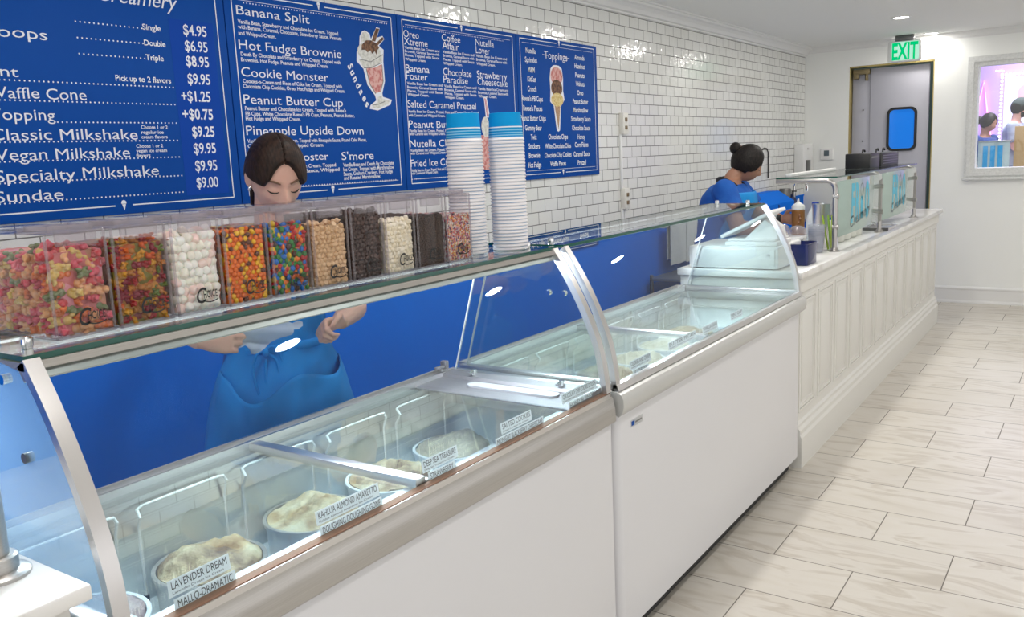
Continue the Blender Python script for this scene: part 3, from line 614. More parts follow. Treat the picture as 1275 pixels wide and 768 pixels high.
def freezer(y0, y1, label, second):
    t = thing('dipping_freezer', label, 'freezer', ((XB0 + XB1) / 2, (y0 + y1) / 2, 0))
    b = MB()
    r = .03 if second else .006
    b.ring(rloop(XB0, XB1, y0, y1, r), rloop(XB0 + .055, XB1 - .055, y0 + .05, y1 - .05, r), 'z', .08, .80)
    obj('cabinet', b, M['enamel'], t)
    b = MB(); b.box(XB0 + .05, XB1 - .05, y0 + .045, y1 - .045, DECK - .05, DECK)
    b.ring(rloop(XB0 + .053, XB1 - .053, y0 + .048, y1 - .048, .01), rloop(XB0 + .06, XB1 - .06, y0 + .056, y1 - .056, .01), 'z', DECK - .02, .81); obj('liner', b, M['inner'], t)
    b = MB(); b.box(XB0 + .03, XB1 - .04, y0 + .03, y1 - .03, .012, .09); obj('kick_base', b, M['dark'], t)
    for yy in (y0 + .08, y1 - .08):
        for xx in (XB0 + .09, XB1 - .09):
            b = MB(); b.cyl((xx, yy, 0), (xx, yy, .02), .025, n=14); obj('foot', b, M['black'], t)
    # metal rim round the well
    b = MB(); b.ring(rloop(XB0, XB1 + .002, y0, y1, .006), rloop(XB0 + .075, XB1 - .045, y0 + .07, y1 - .07, .006), 'z', .79, .866)
    b.ring(rloop(XB0 + .004, XB0 + .05, y0 + .03, y1 - .03, .004), rloop(XB0 + .012, XB0 + .042, y0 + .038, y1 - .038, .004), 'z', .866, .888)
    b.box(XB0 + .012, XB0 + .042, y0 + .038, y1 - .038, .866, .872)
    for ya, yb in ((y0, y0 + .028), (y1 - .028, y1)): b.box(XB0 + .03, XB1 - .014, ya, yb, .866, .888, .003)
    obj('rim', b, M['alum'], t)
    # front bumper
    b = MB()
    if second:
        P = [(XB1, .79), (XB1 + .008, .785), (XB1 + .020, .795), (XB1 + .026, .815), (XB1 + .026, .838), (XB1 + .018, .853), (XB1 + .004, .860), (XB1 - .02, .862), (XB1 - .02, .79)]
        b.prism(P, 'y', y0 - .006, y1 + .006, True); obj('bumper', b, M['bumper'], t)
        b = MB(); b.prism([(XB1 + .004, .860), (XB1 + .008, .862), (XB1 + .002, .880), (XB1 - .010, .882), (XB1 - .014, .86)], 'y', y0, y1); obj('glass_channel', b, M['alum'], t)
    else:
        P = [(XB1 + .010, .779), (XB1 + .014, .784), (XB1 + .012, .82), (XB1 + .006, .848), (XB1 - .001, .856), (XB1 - .02, .858), (XB1 - .02, .779)]
        b.prism(P, 'y', y0 - .006, y1 + .003, True); obj('bumper', b, M['steel'], t)
        b = MB(); b.prism([(XB1 + .001, .855), (XB1 - .002, .868), (XB1 - .016, .872), (XB1 - .02, .856)], 'y', y0, y1); obj('glass_channel', b, M['bronze'], t)
    # bent front glass, end frames, end glass
    b = MB(); b.prism(band(CURVE, -.003, .003), 'y', y0 + .012, y1 - .012, True); obj('curved_glass', b, M['curveglass'], t)
    for ya, yb in ((y0, y0 + .026), (y1 - .026, y1)):
        b = MB(); b.prism(band(CURVE, .004, -.013), 'y', ya, yb, True); b.prism(band(CURVE, .004, .009), 'y', ya + .005, yb - .005, True); obj('end_frame', b, M['alum'], t)
    for ya in (y0 + .010, y1 - .016):
        end = [(-1.60, 1.276), (-1.725, .872)]
        b = MB(); b.prism(offset2(CURVE, .012)[:-1] + [(-1.345, 1.276)] + end, 'y', ya, ya + .006); e = obj('end_glass', b, M['endsheen'] if not second and ya < 1 else M['endglass'], t)
        b = MB(); b.tube([(-1.727, ya + .003, .872), (-1.602, ya + .003, 1.276)], .0032, 8); obj('polished_edge', b, M['paper'], e)
        for hx, hz in () if second else ((-1.38, 1.122), (-1.416, 1.245)) if ya < y1 - .5 else ((-1.357, 1.154), (-1.304, 1.154), (-1.392, 1.25)):
            b = MB(); b.cyl((hx, ya - .004, hz), (hx, ya + .010, hz), .0085, n=14); obj('glass_fixing', b, M['chrome'] if hz != 1.122 else M['darkmetal'], e)
    # glass top shelf
    b = MB(); b.box(-1.612, -1.332, y0 + .004, y1 - .004, 1.2805, 1.2905); o = obj('top_shelf', b, [M['lidglass'], M['edge']], t)
    for p in o.data.polygons:
        if abs(p.normal.z) < .5: p.material_index = 1
    if not second:
        top = [p for p in CURVE if p[1] > 1.252]
        b = MB(); b.prism(band(top, .004, .010), 'y', y0, y1, True); b.prism([(-1.326, 1.268), (-1.325, 1.281), (-1.40, 1.281), (-1.40, 1.277), (-1.345, 1.268)], 'y', y0, y1); obj('shelf_rail', b, M['steel'], t)
    for yy in (y0 + .045, y1 - .05):
        for xx in (-1.40, -1.55):
            b = MB(); b.lathe([(0, 1.262), (.008, 1.262), (.008, 1.292), (.0095, 1.293), (.0095, 1.305), (.006, 1.308), (0, 1.308)], (xx, yy, 0), 14); obj('shelf_pin', b, M['chrome'], t)
    # added fill tube and channel under the shelf's back edge, brightening the well
    b = MB(); b.prism([(-1.615, 1.2795), (-1.586, 1.2795), (-1.586, 1.2765), (-1.612, 1.2765), (-1.612, 1.245), (-1.615, 1.245)], 'y', y0 + .06, y1 - .06); lc = obj('added_fill_channel', b, M['alum'], t)
    b = MB(); b.box(-1.606, -1.592, y0 + .07, y1 - .07, 1.270, 1.2765, .002); obj('added_fill_tube', b, M['tube'], lc)
    ld = bpy.data.lights.new('freezer_added_fill', 'AREA'); ld.shape = 'RECTANGLE'; ld.size = y1 - y0 - .16; ld.size_y = .012; ld.energy = FILL_TUBE_W * (y1 - y0); ld.color = (.88, .96, 1.0)  # invented area light that brightens tubs and liner
    lo = bpy.data.objects.new('freezer_added_fill', ld); COL.objects.link(lo); lo.parent = t; lo.location = Vector((-1.599, (y0 + y1) / 2, 1.269)) - WL[t.name]; lo.rotation_euler = (radians(-28), 0, pi / 2)
    # sliding glass lids
    ym = 1.34 if not second else 2.955
    for a, c, z in ((y0 + .03, ym, .8685), (ym, y1 - (.21 if not second else .03), .8685)):
        b = MB(); b.box(XB0 + .055, XB1 - .022, a + .002, c - .002, z, z + .005); obj('glass_lid', b, M['lidglass'], t)
    b = MB(); b.box(XB0 + .03, XB1 - .018, ym - .016, ym + .016, .866, .886, .003); b.box(XB0 + .03, XB1 - .018, ym + .016, ym + .03, .866, .876, .002); obj('lid_crossbar', b, M['alum'], t)
    if not second:
        b = MB(); b.prism([(y1 - .215, .8675), (y1 - .215, .8715), (y1 - .19, .875), (y1 - .08, .875), (y1 - .075, .884), (y1 - .03, .888), (y1 - .03, .8675)], 'x', XB0 + .05, XB1 - .016); pl = obj('end_plate', b, M['plate'], t)
        P = rrect(-1.585, -1.265, y1 - .150, y1 - .105, .022)
        bb = MB(); bb.prism(P, 'z', .872, .881); obj('finger_pull', bb, M['grip'], pl)
        for xx in (-1.62, -1.30):
            bb = MB(); bb.cyl((xx, y1 - .050, .884), (xx, y1 - .050, .902), .010, .008, n=14); bb.cyl((xx, y1 - .078, .894), (xx, y1 - .050, .897), .005, n=10); obj('latch', bb, M['chrome'], pl)
        bb = MB(); bb.box(-1.762, -1.738, y1 - .045, y1 - .028, .888, .915, .003); bb.box(-1.755, -1.740, y1 - .085, y1 - .045, .893, .903, .003, mtx=None); obj('hinge_block', bb, M['plate'], t)
    # bent white wire holders along the back
    pitch = .275; k = 0
    ys = [.715 + .2775 * i for i in range(5)] if not second else [y0 + .10 + .2775 * i for i in range(6)]
    for a in ys:
        c = a + .225; X = XB0 + .078
        P = [(X + .004, a - .0, .64), (X + .004, a, .80), (X + .022, a - .006, .818), (X + .030, a - .008, .832), (X + .014, a - .004, .845), (X + .010, a + .012, .848), (X + .010, c - .02, .848), (X + .012, c - .004, .846), (X + .016, c, .835), (X + .004, c, .80), (X + .004, c, .64)]
        b = MB(); b.tube(P, .0036, 8); w = obj('wire_holder', b, M['white'], t)
        b = MB(); b.cyl((X + .004, a, DECK), (X + .004, a, .645), .006, n=10); b.cyl((X + .004, c, DECK), (X + .004, c, .645), .006, n=10); obj('wire_foot', b, M['rubber'], w)
    return t
F1 = (.630, 2.170); F2 = (2.205, 4.055)
freezer(*F1, 'white ice cream freezer with steel front edge and candy bins on its top shelf', False)
f2 = freezer(*F2, 'white ice cream freezer with rounded grey bumper beside the long white counter', True)
b = MB(); b.box(XB1, XB1 + .001, 2.292, 2.372, .726, .748); st = obj('maker_sticker', b, M['paper'], f2)
b = MB(); b.box(XB1 + .001, XB1 + .0014, 2.296, 2.316, .730, .744); obj('sticker_mark', b, M['menublue'], st)
b = MB(); b.box(XB1 + .001, XB1 + .0014, 2.322, 2.366, .734, .739); obj('sticker_print', b, M['greyline'], st)

# ------------------------------------------------------------------ ice cream tubs
def icecream_mat(name, c1, c2, c3, sc=14):
    return noisy(name, [(0.34, dim(c1)), (0.50, dim(c2)), (0.64, dim(c3))], sc, 0.6, 8, bump=0.9, bscale=70, dist=.006, spec=.3, sss=0.0)
dim = lambda c: tuple(x * .80 for x in c)
IC = {
 'lilac': icecream_mat('lilac_ice_cream', (.36, .25, .25), (.52, .40, .40), (.70, .58, .55), 18),
 'brown': icecream_mat('brown_swirl_ice_cream', (.26, .16, .09), (.62, .48, .30), (.80, .70, .48), 15),
 'cream': icecream_mat('cream_ice_cream', (.52, .34, .16), (.80, .66, .42), (.86, .78, .56), 15),
 'toffee': icecream_mat('toffee_ice_cream', (.30, .19, .11), (.66, .52, .34), (.82, .72, .52), 16),
 'beige': icecream_mat('beige_ice_cream', (.50, .43, .32), (.70, .63, .49), (.80, .73, .56), 8),
 'choc': icecream_mat('chocolate_ice_cream', (.10, .05, .04), (.19, .105, .09), (.28, .17, .15), 20),
 'pale': icecream_mat('pale_ice_cream', (.70, .62, .44), (.84, .80, .68), (.88, .85, .76), 9)}
M['tubsteel'] = mat('tub_wall', (0.55, 0.52, 0.50), 0.3, 0.6)
M['tubwhite'] = mat('white_tub', (0.78, 0.82, 0.86), 0.4)
def tub(x, y, kind, label, wall, seed, scooped=.03, group='ice cream tubs in the freezers'):
    r = .117; z = DECK + .0005
    t = thing('ice_cream_tub', label, 'ice cream tub', (x, y, z), group)
    b = MB(); b.lathe([(r - .012, 0), (r - .004, .004), (r, .074), (r + .005, .076), (r + .005, .084), (r, .085), (r - .004, .084), (r - .004, .010), (0, .008)], (x, y, z), 44)
    obj('tub', b, M[wall], t)
    rnd = random.Random(seed); ox, oy = rnd.uniform(0, 50), rnd.uniform(0, 50); ang = rnd.uniform(0, 6.28)
    b = MB(); N = 46; K = 20
    vs = []; fs = []
    for i in range(K + 1):
        rr = (r - .006) * i / K
        for j in range(N):
            a = 2 * pi * j / N; px, py = rr * cos(a), rr * sin(a)
            u = i / K
            h = .082 + .030 * (1 - u ** 4)
            side = (px * cos(ang) + py * sin(ang)) / r
            h -= scooped * max(0, side + .15) ** 1.0 * (1 - u ** 6)
            h += .013 * noise.noise((px * 17 + ox, py * 17 + oy, 0)) + .009 * noise.noise((px * 50 + ox, py * 50 + oy, 3)) + .005 * noise.noise((px * 120, py * 120 + oy, 7))
            if u > .93: h = min(h, .086 + .005 * noise.noise((px * 40 + ox, py * 40, 1)))
            vs.append((x + px, y + py, z + h))
    for i in range(K):
        for j in range(N): fs.append((i * N + j, i * N + (j + 1) % N, (i + 1) * N + (j + 1) % N, (i + 1) * N + j))
    base = len(vs)
    for j in range(N):
        a = 2 * pi * j / N; vs.append((x + (r - .008) * cos(a), y + (r - .008) * sin(a), z + .012))
    for j in range(N): fs.append((K * N + j, K * N + (j + 1) % N, base + (j + 1) % N, base + j))
    b.add(vs, fs); obj('ice_cream', b, IC[kind], t, sharp=80)
XA, XC = -1.592, -1.345
for i, (y, k, lb, w) in enumerate([(.80, 'lilac', 'tub of lilac ice cream in the near corner of the first freezer', 'tubwhite'), (1.09, 'brown', 'tub of cream and brown ice cream behind the LAVENDER DREAM label', 'tubsteel'),
        (1.394, 'cream', 'tub of heaped yellowish cream ice cream behind the KAHLUA ALMOND AMARETTO label', 'tubsteel'), (1.676, 'toffee', 'tub of cream and toffee ice cream half under the lid crossbar', 'tubwhite'), (1.958, 'beige', 'white tub of smooth beige ice cream nearest the steel end plate', 'tubwhite')]):
    tub(XA, y, k, lb, w, 10 + i)
for i, (y, k, lb, w) in enumerate([(.82, 'pale', 'tub of pale ice cream in the front row at the near end', 'tubwhite'), (1.10, 'choc', 'tub of dark chocolate ice cream in the front row behind the MALLO-DRAMATIC label', 'tubsteel'), (1.39, 'pale', 'front row tub of pale ice cream behind the DOUGHING label', 'tubwhite'), (1.67, 'toffee', 'front row tub behind the STRAWBERRY label', 'tubwhite'), (1.95, 'cream', 'front row tub of cream ice cream behind the blackberry cheesecake label', 'tubwhite')]):
    tub(XC, y, k, lb, w, 30 + i)
k2 = ['toffee', 'cream', 'pale', 'toffee', 'beige', 'pale']
for i in range(6):
    y = 2.37 + .2775 * i; o = ['first', 'second', 'third', 'fourth', 'fifth', 'sixth'][i]
    tub(XA, y, k2[(i + 1) % 6], f'back row ice cream tub in the far freezer, {o} from its near end', 'tubwhite', 50 + i)
    tub(XC, y, k2[(i * 2 + 3) % 6], f'front row ice cream tub in the far freezer, {o} from its near end', 'tubwhite', 70 + i)

# ------------------------------------------------------------------ flavour labels stuck inside the bent glass
def glass_x(z):
    for (xa, za), (xb, zb) in zip(CURVE, CURVE[1:]):
        if za <= z <= zb: return xa + (xb - xa) * (z - za) / (zb - za)
    return CURVE[0][0]
def flavour(tx, y0, y1, zc, label, sub=True, plate=True, h=.015, grp='flavour labels'):
    H = .027
    za, zb = zc - H / 2, zc + H / 2
    Ub = Vector((glass_x(zb) - glass_x(za), 0, zb - za)).normalized(); P0 = Vector((glass_x(za) - .0055, y0, za)); Rr = Vector((0, 1, 0)); Nn = Rr.cross(Ub)
    t = thing('flavour_label', label, 'label', P0, grp)
    w = y1 - y0
    b = MB()
    q = [P0 + Rr * u + Ub * v + Nn * e for e in (-.0006, 0) for u, v in ((-.006, 0), (w + .006, 0), (w + .006, H), (-.006, H))]
    b.add(q, [(3, 2, 1, 0), (4, 5, 6, 7), (0, 1, 5, 4), (1, 2, 6, 5), (2, 3, 7, 6), (3, 0, 4, 7)], False)
    obj('paper_strip', b, M['paper'], t)
    b = MB(); text(b, tx, P0 + Ub * (H * .42) + Nn * .0005, Rr, Ub, H * .46, w)
    obj('lettering', b, M['blackink'], t, norm=False)
    if sub:
        b = MB(); text(b, tx.title() + ' Ice Cream', P0 + Ub * (H * .14) + Nn * .0005, Rr, Ub, H * .15, w * .92); obj('small_print', b, M['blackink'], t, norm=False)
for a in [('LAVENDER DREAM', .738, .843, .906), ('MALLO-DRAMATIC', .744, .849, .8745), ('KAHLUA ALMOND AMARETTO', 1.050, 1.208, .905), ('DOUGHING DOUGHING GONE', 1.055, 1.212, .8745), ('DEEP SEA TREASURE', 1.356, 1.468, .905), ('STRAWBERRY', 1.372, 1.452, .8745),
          ('SALTED COOKIES', 1.652, 1.776, .905), ('MIDNIGHT BLACKBERRY CHEESECAKE', 1.624, 1.827, .8745), ('CHOCOLATE CHIP COOKIE DOUGH', 1.938, 2.118, .905), ('HONEY BUSINESS', 1.97, 2.10, .8745)]:
    flavour(*a, f'white paper label reading {a[0]} inside the near freezer glass')
for i, a in enumerate([('COOKIES AND CREAM', 2.345, 2.48, .906), ('COFFEE', 2.365, 2.455, .8765), ('BUTTER PECAN', 2.63, 2.85, .908), ('VANILLA BEAN', 2.925, 3.057, .906), ('MINT CHIP', 3.21, 3.326, .906)]):
    flavour(*a, 'small white flavour label in the far freezer, ' + ['upper of the first pair', 'lower of the first pair', 'the long one after the first pair', 'the one before the last', 'the one farthest along'][i], grp='flavour labels in the far freezer')

# ------------------------------------------------------------------ candy bins on the glass shelf
ZS = 1.2908
def palette_mat(name, cols, scale, rough=.4, dark=(.05, .03, .02), sss=0.0):
    """heap filling: one random colour per cell"""
    m = mat(name, cols[0], rough, sss=sss); n, l = nt(m); b = n['Principled BSDF']
    v = n.new('ShaderNodeTexVoronoi'); v.inputs['Scale'].default_value = scale; l.new(coords(n), v.inputs['Vector'])
    s = n.new('ShaderNodeSeparateColor'); l.new(v.outputs['Color'], s.inputs[0])
    r = ramp(n, [(i / len(cols), c) for i, c in enumerate(cols)]); r.color_ramp.interpolation = 'CONSTANT'
    l.new(s.outputs[0], r.inputs[0]); l.new(r.outputs[0], b.inputs['Base Color'])
    bp = n.new('ShaderNodeBump'); bp.invert = True; bp.inputs['Strength'].default_value = 1; bp.inputs['Distance'].default_value = .006
    l.new(v.outputs['Distance'], bp.inputs['Height']); l.new(bp.outputs[0], b.inputs['Normal'])
    return m
def c_mats(nm, cols, rough=.35, sss=0.0, spec=.5, sugar=False):
    out = {}
    for k, c in cols.items():
        if sugar: out[k] = noisy(f'{k}_{nm}', [(.35, c), (.65, tuple(min(.9, x * .8 + .13) for x in c))], 160, .6, 3, bump=.4, bscale=500, dist=.0008, sss=.15)
        else: out[k] = mat(f'{k}_{nm}', c, rough, spec=spec, sss=sss)
    return out
def bear_mesh(nm, L, fat=1.0):
    b = MB(); k = L / .030
    b.sph((0, 0, .006 * k), (.0062 * k * fat, .0075 * k, .0055 * k * fat), 14, 10)
    b.sph((0, .0105 * k, .0065 * k), (.0052 * k * fat, .0052 * k, .005 * k), 14, 10)
    b.sph((.0036 * k, .0142 * k, .0065 * k), .0022 * k, 8, 6); b.sph((-.0036 * k, .0142 * k, .0065 * k), .0022 * k, 8, 6)
    b.sph((0, .0108 * k, .0108 * k), .0024 * k, 8, 6)
    for sx in (-1, 1):
        b.sph((sx * .0052 * k, .0045 * k, .0095 * k), (.0026 * k, .004 * k, .0028 * k), 10, 8)
        b.sph((sx * .0048 * k, -.0085 * k, .0085 * k), (.0032 * k, .0048 * k, .0036 * k), 10, 8)
    b = remesh(b, .00085 * k, 2); 
    for v in b.bm.verts: v.co.z -= .006 * k
    me = bpy.data.meshes.new(nm); b.bm.to_mesh(me); b.bm.free()
    for p in me.polygons: p.use_smooth = True
    return me
def simple_mesh(nm, b):
    me = bpy.data.meshes.new(nm); b.bm.to_mesh(me); b.bm.free(); finish_mesh(me, 50); return me
BIN_W = .1045; BX0, BX1 = -1.625, -1.398; BH = .172
def bin_at(y0, label):
    y1 = y0 + BIN_W
    t = thing('candy_bin', label, 'candy bin', ((BX0 + BX1) / 2, (y0 + y1) / 2, ZS), 'clear candy bins in a row on the shelf')
    g = .0028
    b = MB()
    out = rrect(BX0, BX1, y0, y1, .004, 3); inn = rrect(BX0 + g, BX1 - g, y0 + g, y1 - g, .003, 3)
    b.ring(out, inn, 'z', ZS, ZS + BH); b.box(BX0 + g, BX1 - g, y0 + g, y1 - g, ZS, ZS + .003); obj('bin_body', b, M['acrylic'], t)
    b = MB()
    for yy in (y0, y1 - .0035): b.box(BX1 - .0035, BX1 + .0004, yy, yy + .0035, ZS, ZS + BH); b.box(BX0, BX1, yy, yy + .0035, ZS, ZS + .0035)
    b.box(BX1 - .003, BX1 + .0004, y0, y1, ZS, ZS + .0045); obj('bin_edges', b, M['acryledge'], t)
    b = MB(); z = ZS + BH
    b.box(BX0 - .002, BX1 - .10, y0 - .001, y1 + .001, z, z + .004, .001); b.box(BX0 + .01, BX1 - .11, y0 + .012, y1 - .012, z + .004, z + .010, .002); obj('lid', b, M['acrylic'], t)
    b = MB(); b.box(BX1 - .10, BX1 + .002, y0 + .004, y1 - .004, z, z + .0035, .001); b.box(BX1 - .004, BX1 + .004, y0 + .018, y1 - .018, z - .020, z + .0035, .001)
    b.ring(fr(y0 + .012, y1 - .012, 0, 1), fr(y0 + .016, y1 - .016, 0.04, .96), 'z', z + .0035, z + .011) if False else None
    b.box(BX1 - .085, BX1 - .012, y0 + .014, y0 + .017, z + .0035, z + .013); b.box(BX1 - .085, BX1 - .012, y1 - .017, y1 - .014, z + .0035, z + .013); b.box(BX1 - .014, BX1 - .011, y0 + .014, y1 - .014, z + .0035, z + .013); b.box(BX1 - .087, BX1 - .084, y0 + .014, y1 - .014, z + .0035, z + .013)
    f = obj('flip_flap', b, M['acryledge'], t)
    b = MB(); b.cyl((BX1 - .10, y0 + .01, z + .006), (BX1 - .10, y1 - .01, z + .006), .0035, n=10); obj('hinge_rod', b, M['acryledge'], f)
    b = MB(); P = Vector((BX1 + .0006, y0 + .042, ZS + .026))
    text(b, 'C', P + Vector((0, -.004, -.008)), R_, U_, .028, .020, bold=.01, shear=.2); text(b, 'HOICE', P + Vector((0, .014, 0)), R_, U_, .0135, .031, bold=.012)
    for i in range(10):
        a0, a1 = i / 10, (i + 1) / 10
        strip(b, [(P.y + .012 + .034 * a0, P.z - .0045 - .004 * sin(a0 * pi)), (P.y + .012 + .034 * a1, P.z - .0045 - .004 * sin(a1 * pi))], .0022, P.x)
    obj('logo_print', b, M['blackink'], t, norm=False)
    return t
def rot_of(rnd, flat=0.0):
    if rnd.random() < flat: return (rnd.gauss(0, .35), pi / 2 + rnd.gauss(0, .4), rnd.uniform(0, 6.28))
    return (rnd.uniform(0, 6.28), rnd.uniform(0, 6.28), rnd.uniform(0, 6.28))
def fill(y0, kind, nm, cat, meshes, mats, weights, size, top, label, fillmat, seed, size_v=None, flat=.5, side=False, inset=None, group=None):
    """candies seen through the front (and the open side) as single pieces, the heap behind them as one filling"""
    rnd = random.Random(seed); y1 = y0 + BIN_W; g = .0035
    ya, yb = y0 + g, y1 - g; xf = BX1 - g; za = ZS + .004; zb = ZS + top
    sv = size_v or size; half = (inset or size) * .5
    keys = list(mats)
    def put(p):
        k = rnd.choices(keys, weights)[0]; me = rnd.choice(meshes)
        key = (me.name, k)
        if key not in _cm:
            m2 = me.copy(); m2.materials.clear(); m2.materials.append(mats[k]); _cm[key] = m2
        o = bpy.data.objects.new(nm, _cm[key]); COL.objects.link(o); o.location = p; o.rotation_euler = rot_of(rnd, flat)
        tag(o, label.format(c=k), cat, group or (nm.replace('_', ' ') + ' pieces in a clear bin'))
    rows = int((zb - za) / (sv * .92)); colsn = max(3, round((yb - ya) / size))
    st = (yb - ya) / colsn
    for r in range(rows):
        z = za + sv * .5 + r * sv * .92
        for c in range(colsn + (r % 2)):
            y = ya + st * (c + .5 - (.5 if r % 2 else 0)); y = min(max(y, ya + st * .42), yb - st * .42)
            put((xf - half - rnd.uniform(0, size * .35), y + rnd.uniform(-.12, .12) * st, z + rnd.uniform(-.12, .12) * sv + (rnd.uniform(-.3, .6) * sv if r == rows - 1 else 0)))
    if side:
        n = int((xf - half * 2 - BX0 - .01) / size)
        for r in range(rows):
            for c in range(n):
                put((xf - size * 1.15 - c * size - (size * .5 if r % 2 else 0) + rnd.uniform(-.15, .15) * size, ya + half + rnd.uniform(0, .004), za + sv * .5 + r * sv * .92 + rnd.uniform(-.15, .15) * sv))
    # a top layer behind the first row
    n = 3
    for q in range(1, n):
        for c in range(colsn):
            put((xf - half - q * size * .95, ya + st * (c + .5) + rnd.uniform(-.2, .2) * st, zb - sv * .3 + rnd.uniform(-.3, .4) * sv))
    b = MB(); cx0, cx1 = BX0 + g, xf - size * .55
    cya = ya + (size * .55 if side else .0005); cyb = yb - .0005; zt = zb - sv * .55
    Nn = 14
    def core(u, v): return (cx0 + (cx1 - cx0) * u, cya + (cyb - cya) * v, zt + .004 * noise.noise((u * 9 + seed, v * 6, 0)))
    b.sheet(core, 14, 8, t=0)
    vs = [(cx0, cya, za), (cx1, cya, za), (cx1, cyb, za), (cx0, cyb, za), (cx0, cya, zt), (cx1, cya, zt), (cx1, cyb, zt), (cx0, cyb, zt)]
    b.add(vs, [(3, 2, 1, 0), (0, 1, 5, 4), (1, 2, 6, 5), (2, 3, 7, 6), (3, 0, 4, 7)], False)
    o = obj(nm + '_filling', b, fillmat, norm=False); o['kind'] = 'stuff'; tag(settle(o, ((cx0 + cx1) / 2, (y0 + y1) / 2, za)), 'heap of ' + cat + ' pieces filling the clear bin: ' + nm.replace('_', ' '), cat)
_cm = {}
BY = [.722 + .1138 * i for i in range(10)]
BL = ['clear candy bin of sugared sour gummies, the one nearest the camera', 'clear candy bin full of translucent gummy bears', 'clear candy bin full of white and pink mini marshmallows', 'clear candy bin full of orange, yellow and brown candy buttons',
      'clear candy bin full of rainbow coloured chocolate candies', 'clear candy bin full of tan peanut butter chips', 'clear candy bin full of dark chocolate chips', 'clear candy bin full of white chocolate chips', 'clear candy bin full of dark brown cookie crumbs', 'clear candy bin full of rainbow sprinkles beside the cup stacks']
for y, l_ in zip(BY, BL): bin_at(y, l_)
bear = bear_mesh('gummy_bear_shape', .027); sour = bear_mesh('sour_gummy_shape', .036, 1.15)
b = MB(); b.sph((0, 0, 0), (.0072, .0072, .0046), 14, 8); lentil = simple_mesh('candy_button_shape', b)
b = MB(); b.sph((0, 0, 0), (.0060, .0060, .0048), 14, 8); pebble = simple_mesh('small_candy_button_shape', b)
b = MB(); b.lathe([(0, -.0085), (.0062, -.0085), (.0080, -.0072), (.0086, -.003), (.0086, .003), (.0080, .0072), (.0062, .0085), (0, .0085)], n=16); mallow = simple_mesh('marshmallow_shape', b)
b = MB(); b.lathe([(0, -.004), (.0052, -.004), (.0066, -.002), (.0062, .0008), (.0042, .0036), (.0018, .0056), (.0008, .0074), (0, .0076)], n=14); chip = simple_mesh('chip_shape', b)
sour_m = c_mats('sour_gummy', {'pink': (.56, .07, .11), 'red': (.48, .03, .04), 'orange': (.62, .14, .02), 'peach': (.66, .33, .14), 'green': (.13, .17, .05), 'yellow': (.58, .40, .10)}, sugar=True)
bear_m = c_mats('gummy_bear', {'red': (.30, .010, .010), 'orange': (.50, .085, .004), 'yellow': (.50, .24, .012), 'green': (.09, .13, .008), 'crimson': (.20, .006, .02), 'amber': (.38, .15, .02)}, .12, .3)
mal_m = c_mats('marshmallow', {'white': (.86, .86, .80), 'pink': (.86, .68, .62), 'cream': (.84, .82, .72)}, .8, .2)
org_m = c_mats('candy_button', {'orange': (.72, .15, .008), 'yellow': (.76, .44, .015), 'brown': (.12, .035, .012)}, .25)
mm_m = c_mats('chocolate_candy', {'blue': (.006, .13, .48), 'green': (.03, .19, .035), 'red': (.42, .012, .014), 'yellow': (.72, .48, .02), 'orange': (.70, .15, .012), 'brown': (.055, .022, .014)}, .2)
tan_m = c_mats('chip', {'tan': (.62, .40, .21), 'light_tan': (.70, .48, .28)}, .4)
dk_m = c_mats('chip', {'dark': (.045, .018, .012), 'brown': (.07, .03, .02)}, .32)
wh_m = c_mats('chip', {'white': (.84, .76, .58), 'ivory': (.86, .80, .66)}, .4)
cols = lambda d: [tuple(m.node_tree.nodes['Principled BSDF'].inputs['Base Color'].default_value[:3]) for m in d.values()]
fill(BY[0], 0, 'sour_gummy', 'gummy candy', [sour], sour_m, [5, 2, 3, 4, 2, 2], .0225, .150, '{c} sugared gummy in the bin nearest the camera', palette_mat('sour_filling', [(.5, .15, .15), (.6, .3, .2), (.4, .2, .12), (.6, .25, .3)], 40), 1, size_v=.0165, flat=.5, side=True, inset=.022)
fill(BY[1], 1, 'gummy_bear', 'gummy candy', [bear], bear_m, [3, 4, 3, 2, 2, 4], .0185, .150, 'translucent {c} gummy bear in the second clear bin', palette_mat('bear_filling', [(.4, .09, .01), (.4, .2, .02), (.2, .02, .01), (.16, .14, .02), (.45, .2, .03)], 55, .2), 2, size_v=.0145, flat=.6, inset=.014)
fill(BY[2], 2, 'mini_marshmallow', 'marshmallow', [mallow], mal_m, [7, 2, 3], .0172, .152, '{c} mini marshmallow in the third clear bin', palette_mat('mallow_filling', [(.75, .74, .68), (.75, .6, .55), (.78, .76, .7)], 60, .8), 3, flat=0)
fill(BY[3], 3, 'candy_button', 'candy', [pebble], org_m, [7, 3, 1.2], .0118, .145, '{c} candy button in the bin of orange and yellow candy', palette_mat('button_filling', [(.55, .11, .006), (.6, .12, .006), (.6, .33, .01), (.08, .025, .01)], 85), 4, size_v=.0092, flat=.55)
fill(BY[4], 4, 'chocolate_candy', 'candy', [lentil], mm_m, [4, 5, 3.2, 2, 2.6, 2], .0140, .148, '{c} sugar coated chocolate candy in the rainbow bin', palette_mat('rainbow_filling', [(.006, .1, .36), (.03, .16, .03), (.36, .01, .01), (.6, .12, .01), (.05, .02, .01), (.6, .4, .02)], 75), 5, size_v=.0098, flat=.6)
fill(BY[5], 5, 'peanut_butter_chip', 'baking chip', [chip], tan_m, [3, 2], .0126, .140, '{c} peanut butter chip in the sixth clear bin', palette_mat('tan_filling', [(.5, .31, .16), (.55, .36, .2)], 80), 6, size_v=.0108, flat=.3)
fill(BY[6], 6, 'chocolate_chip', 'baking chip', [chip], dk_m, [2, 1], .0126, .158, '{c} chocolate chip in the bin of dark chips', palette_mat('dark_filling', [(.035, .015, .01), (.05, .022, .015)], 80), 7, size_v=.0108, flat=.2)
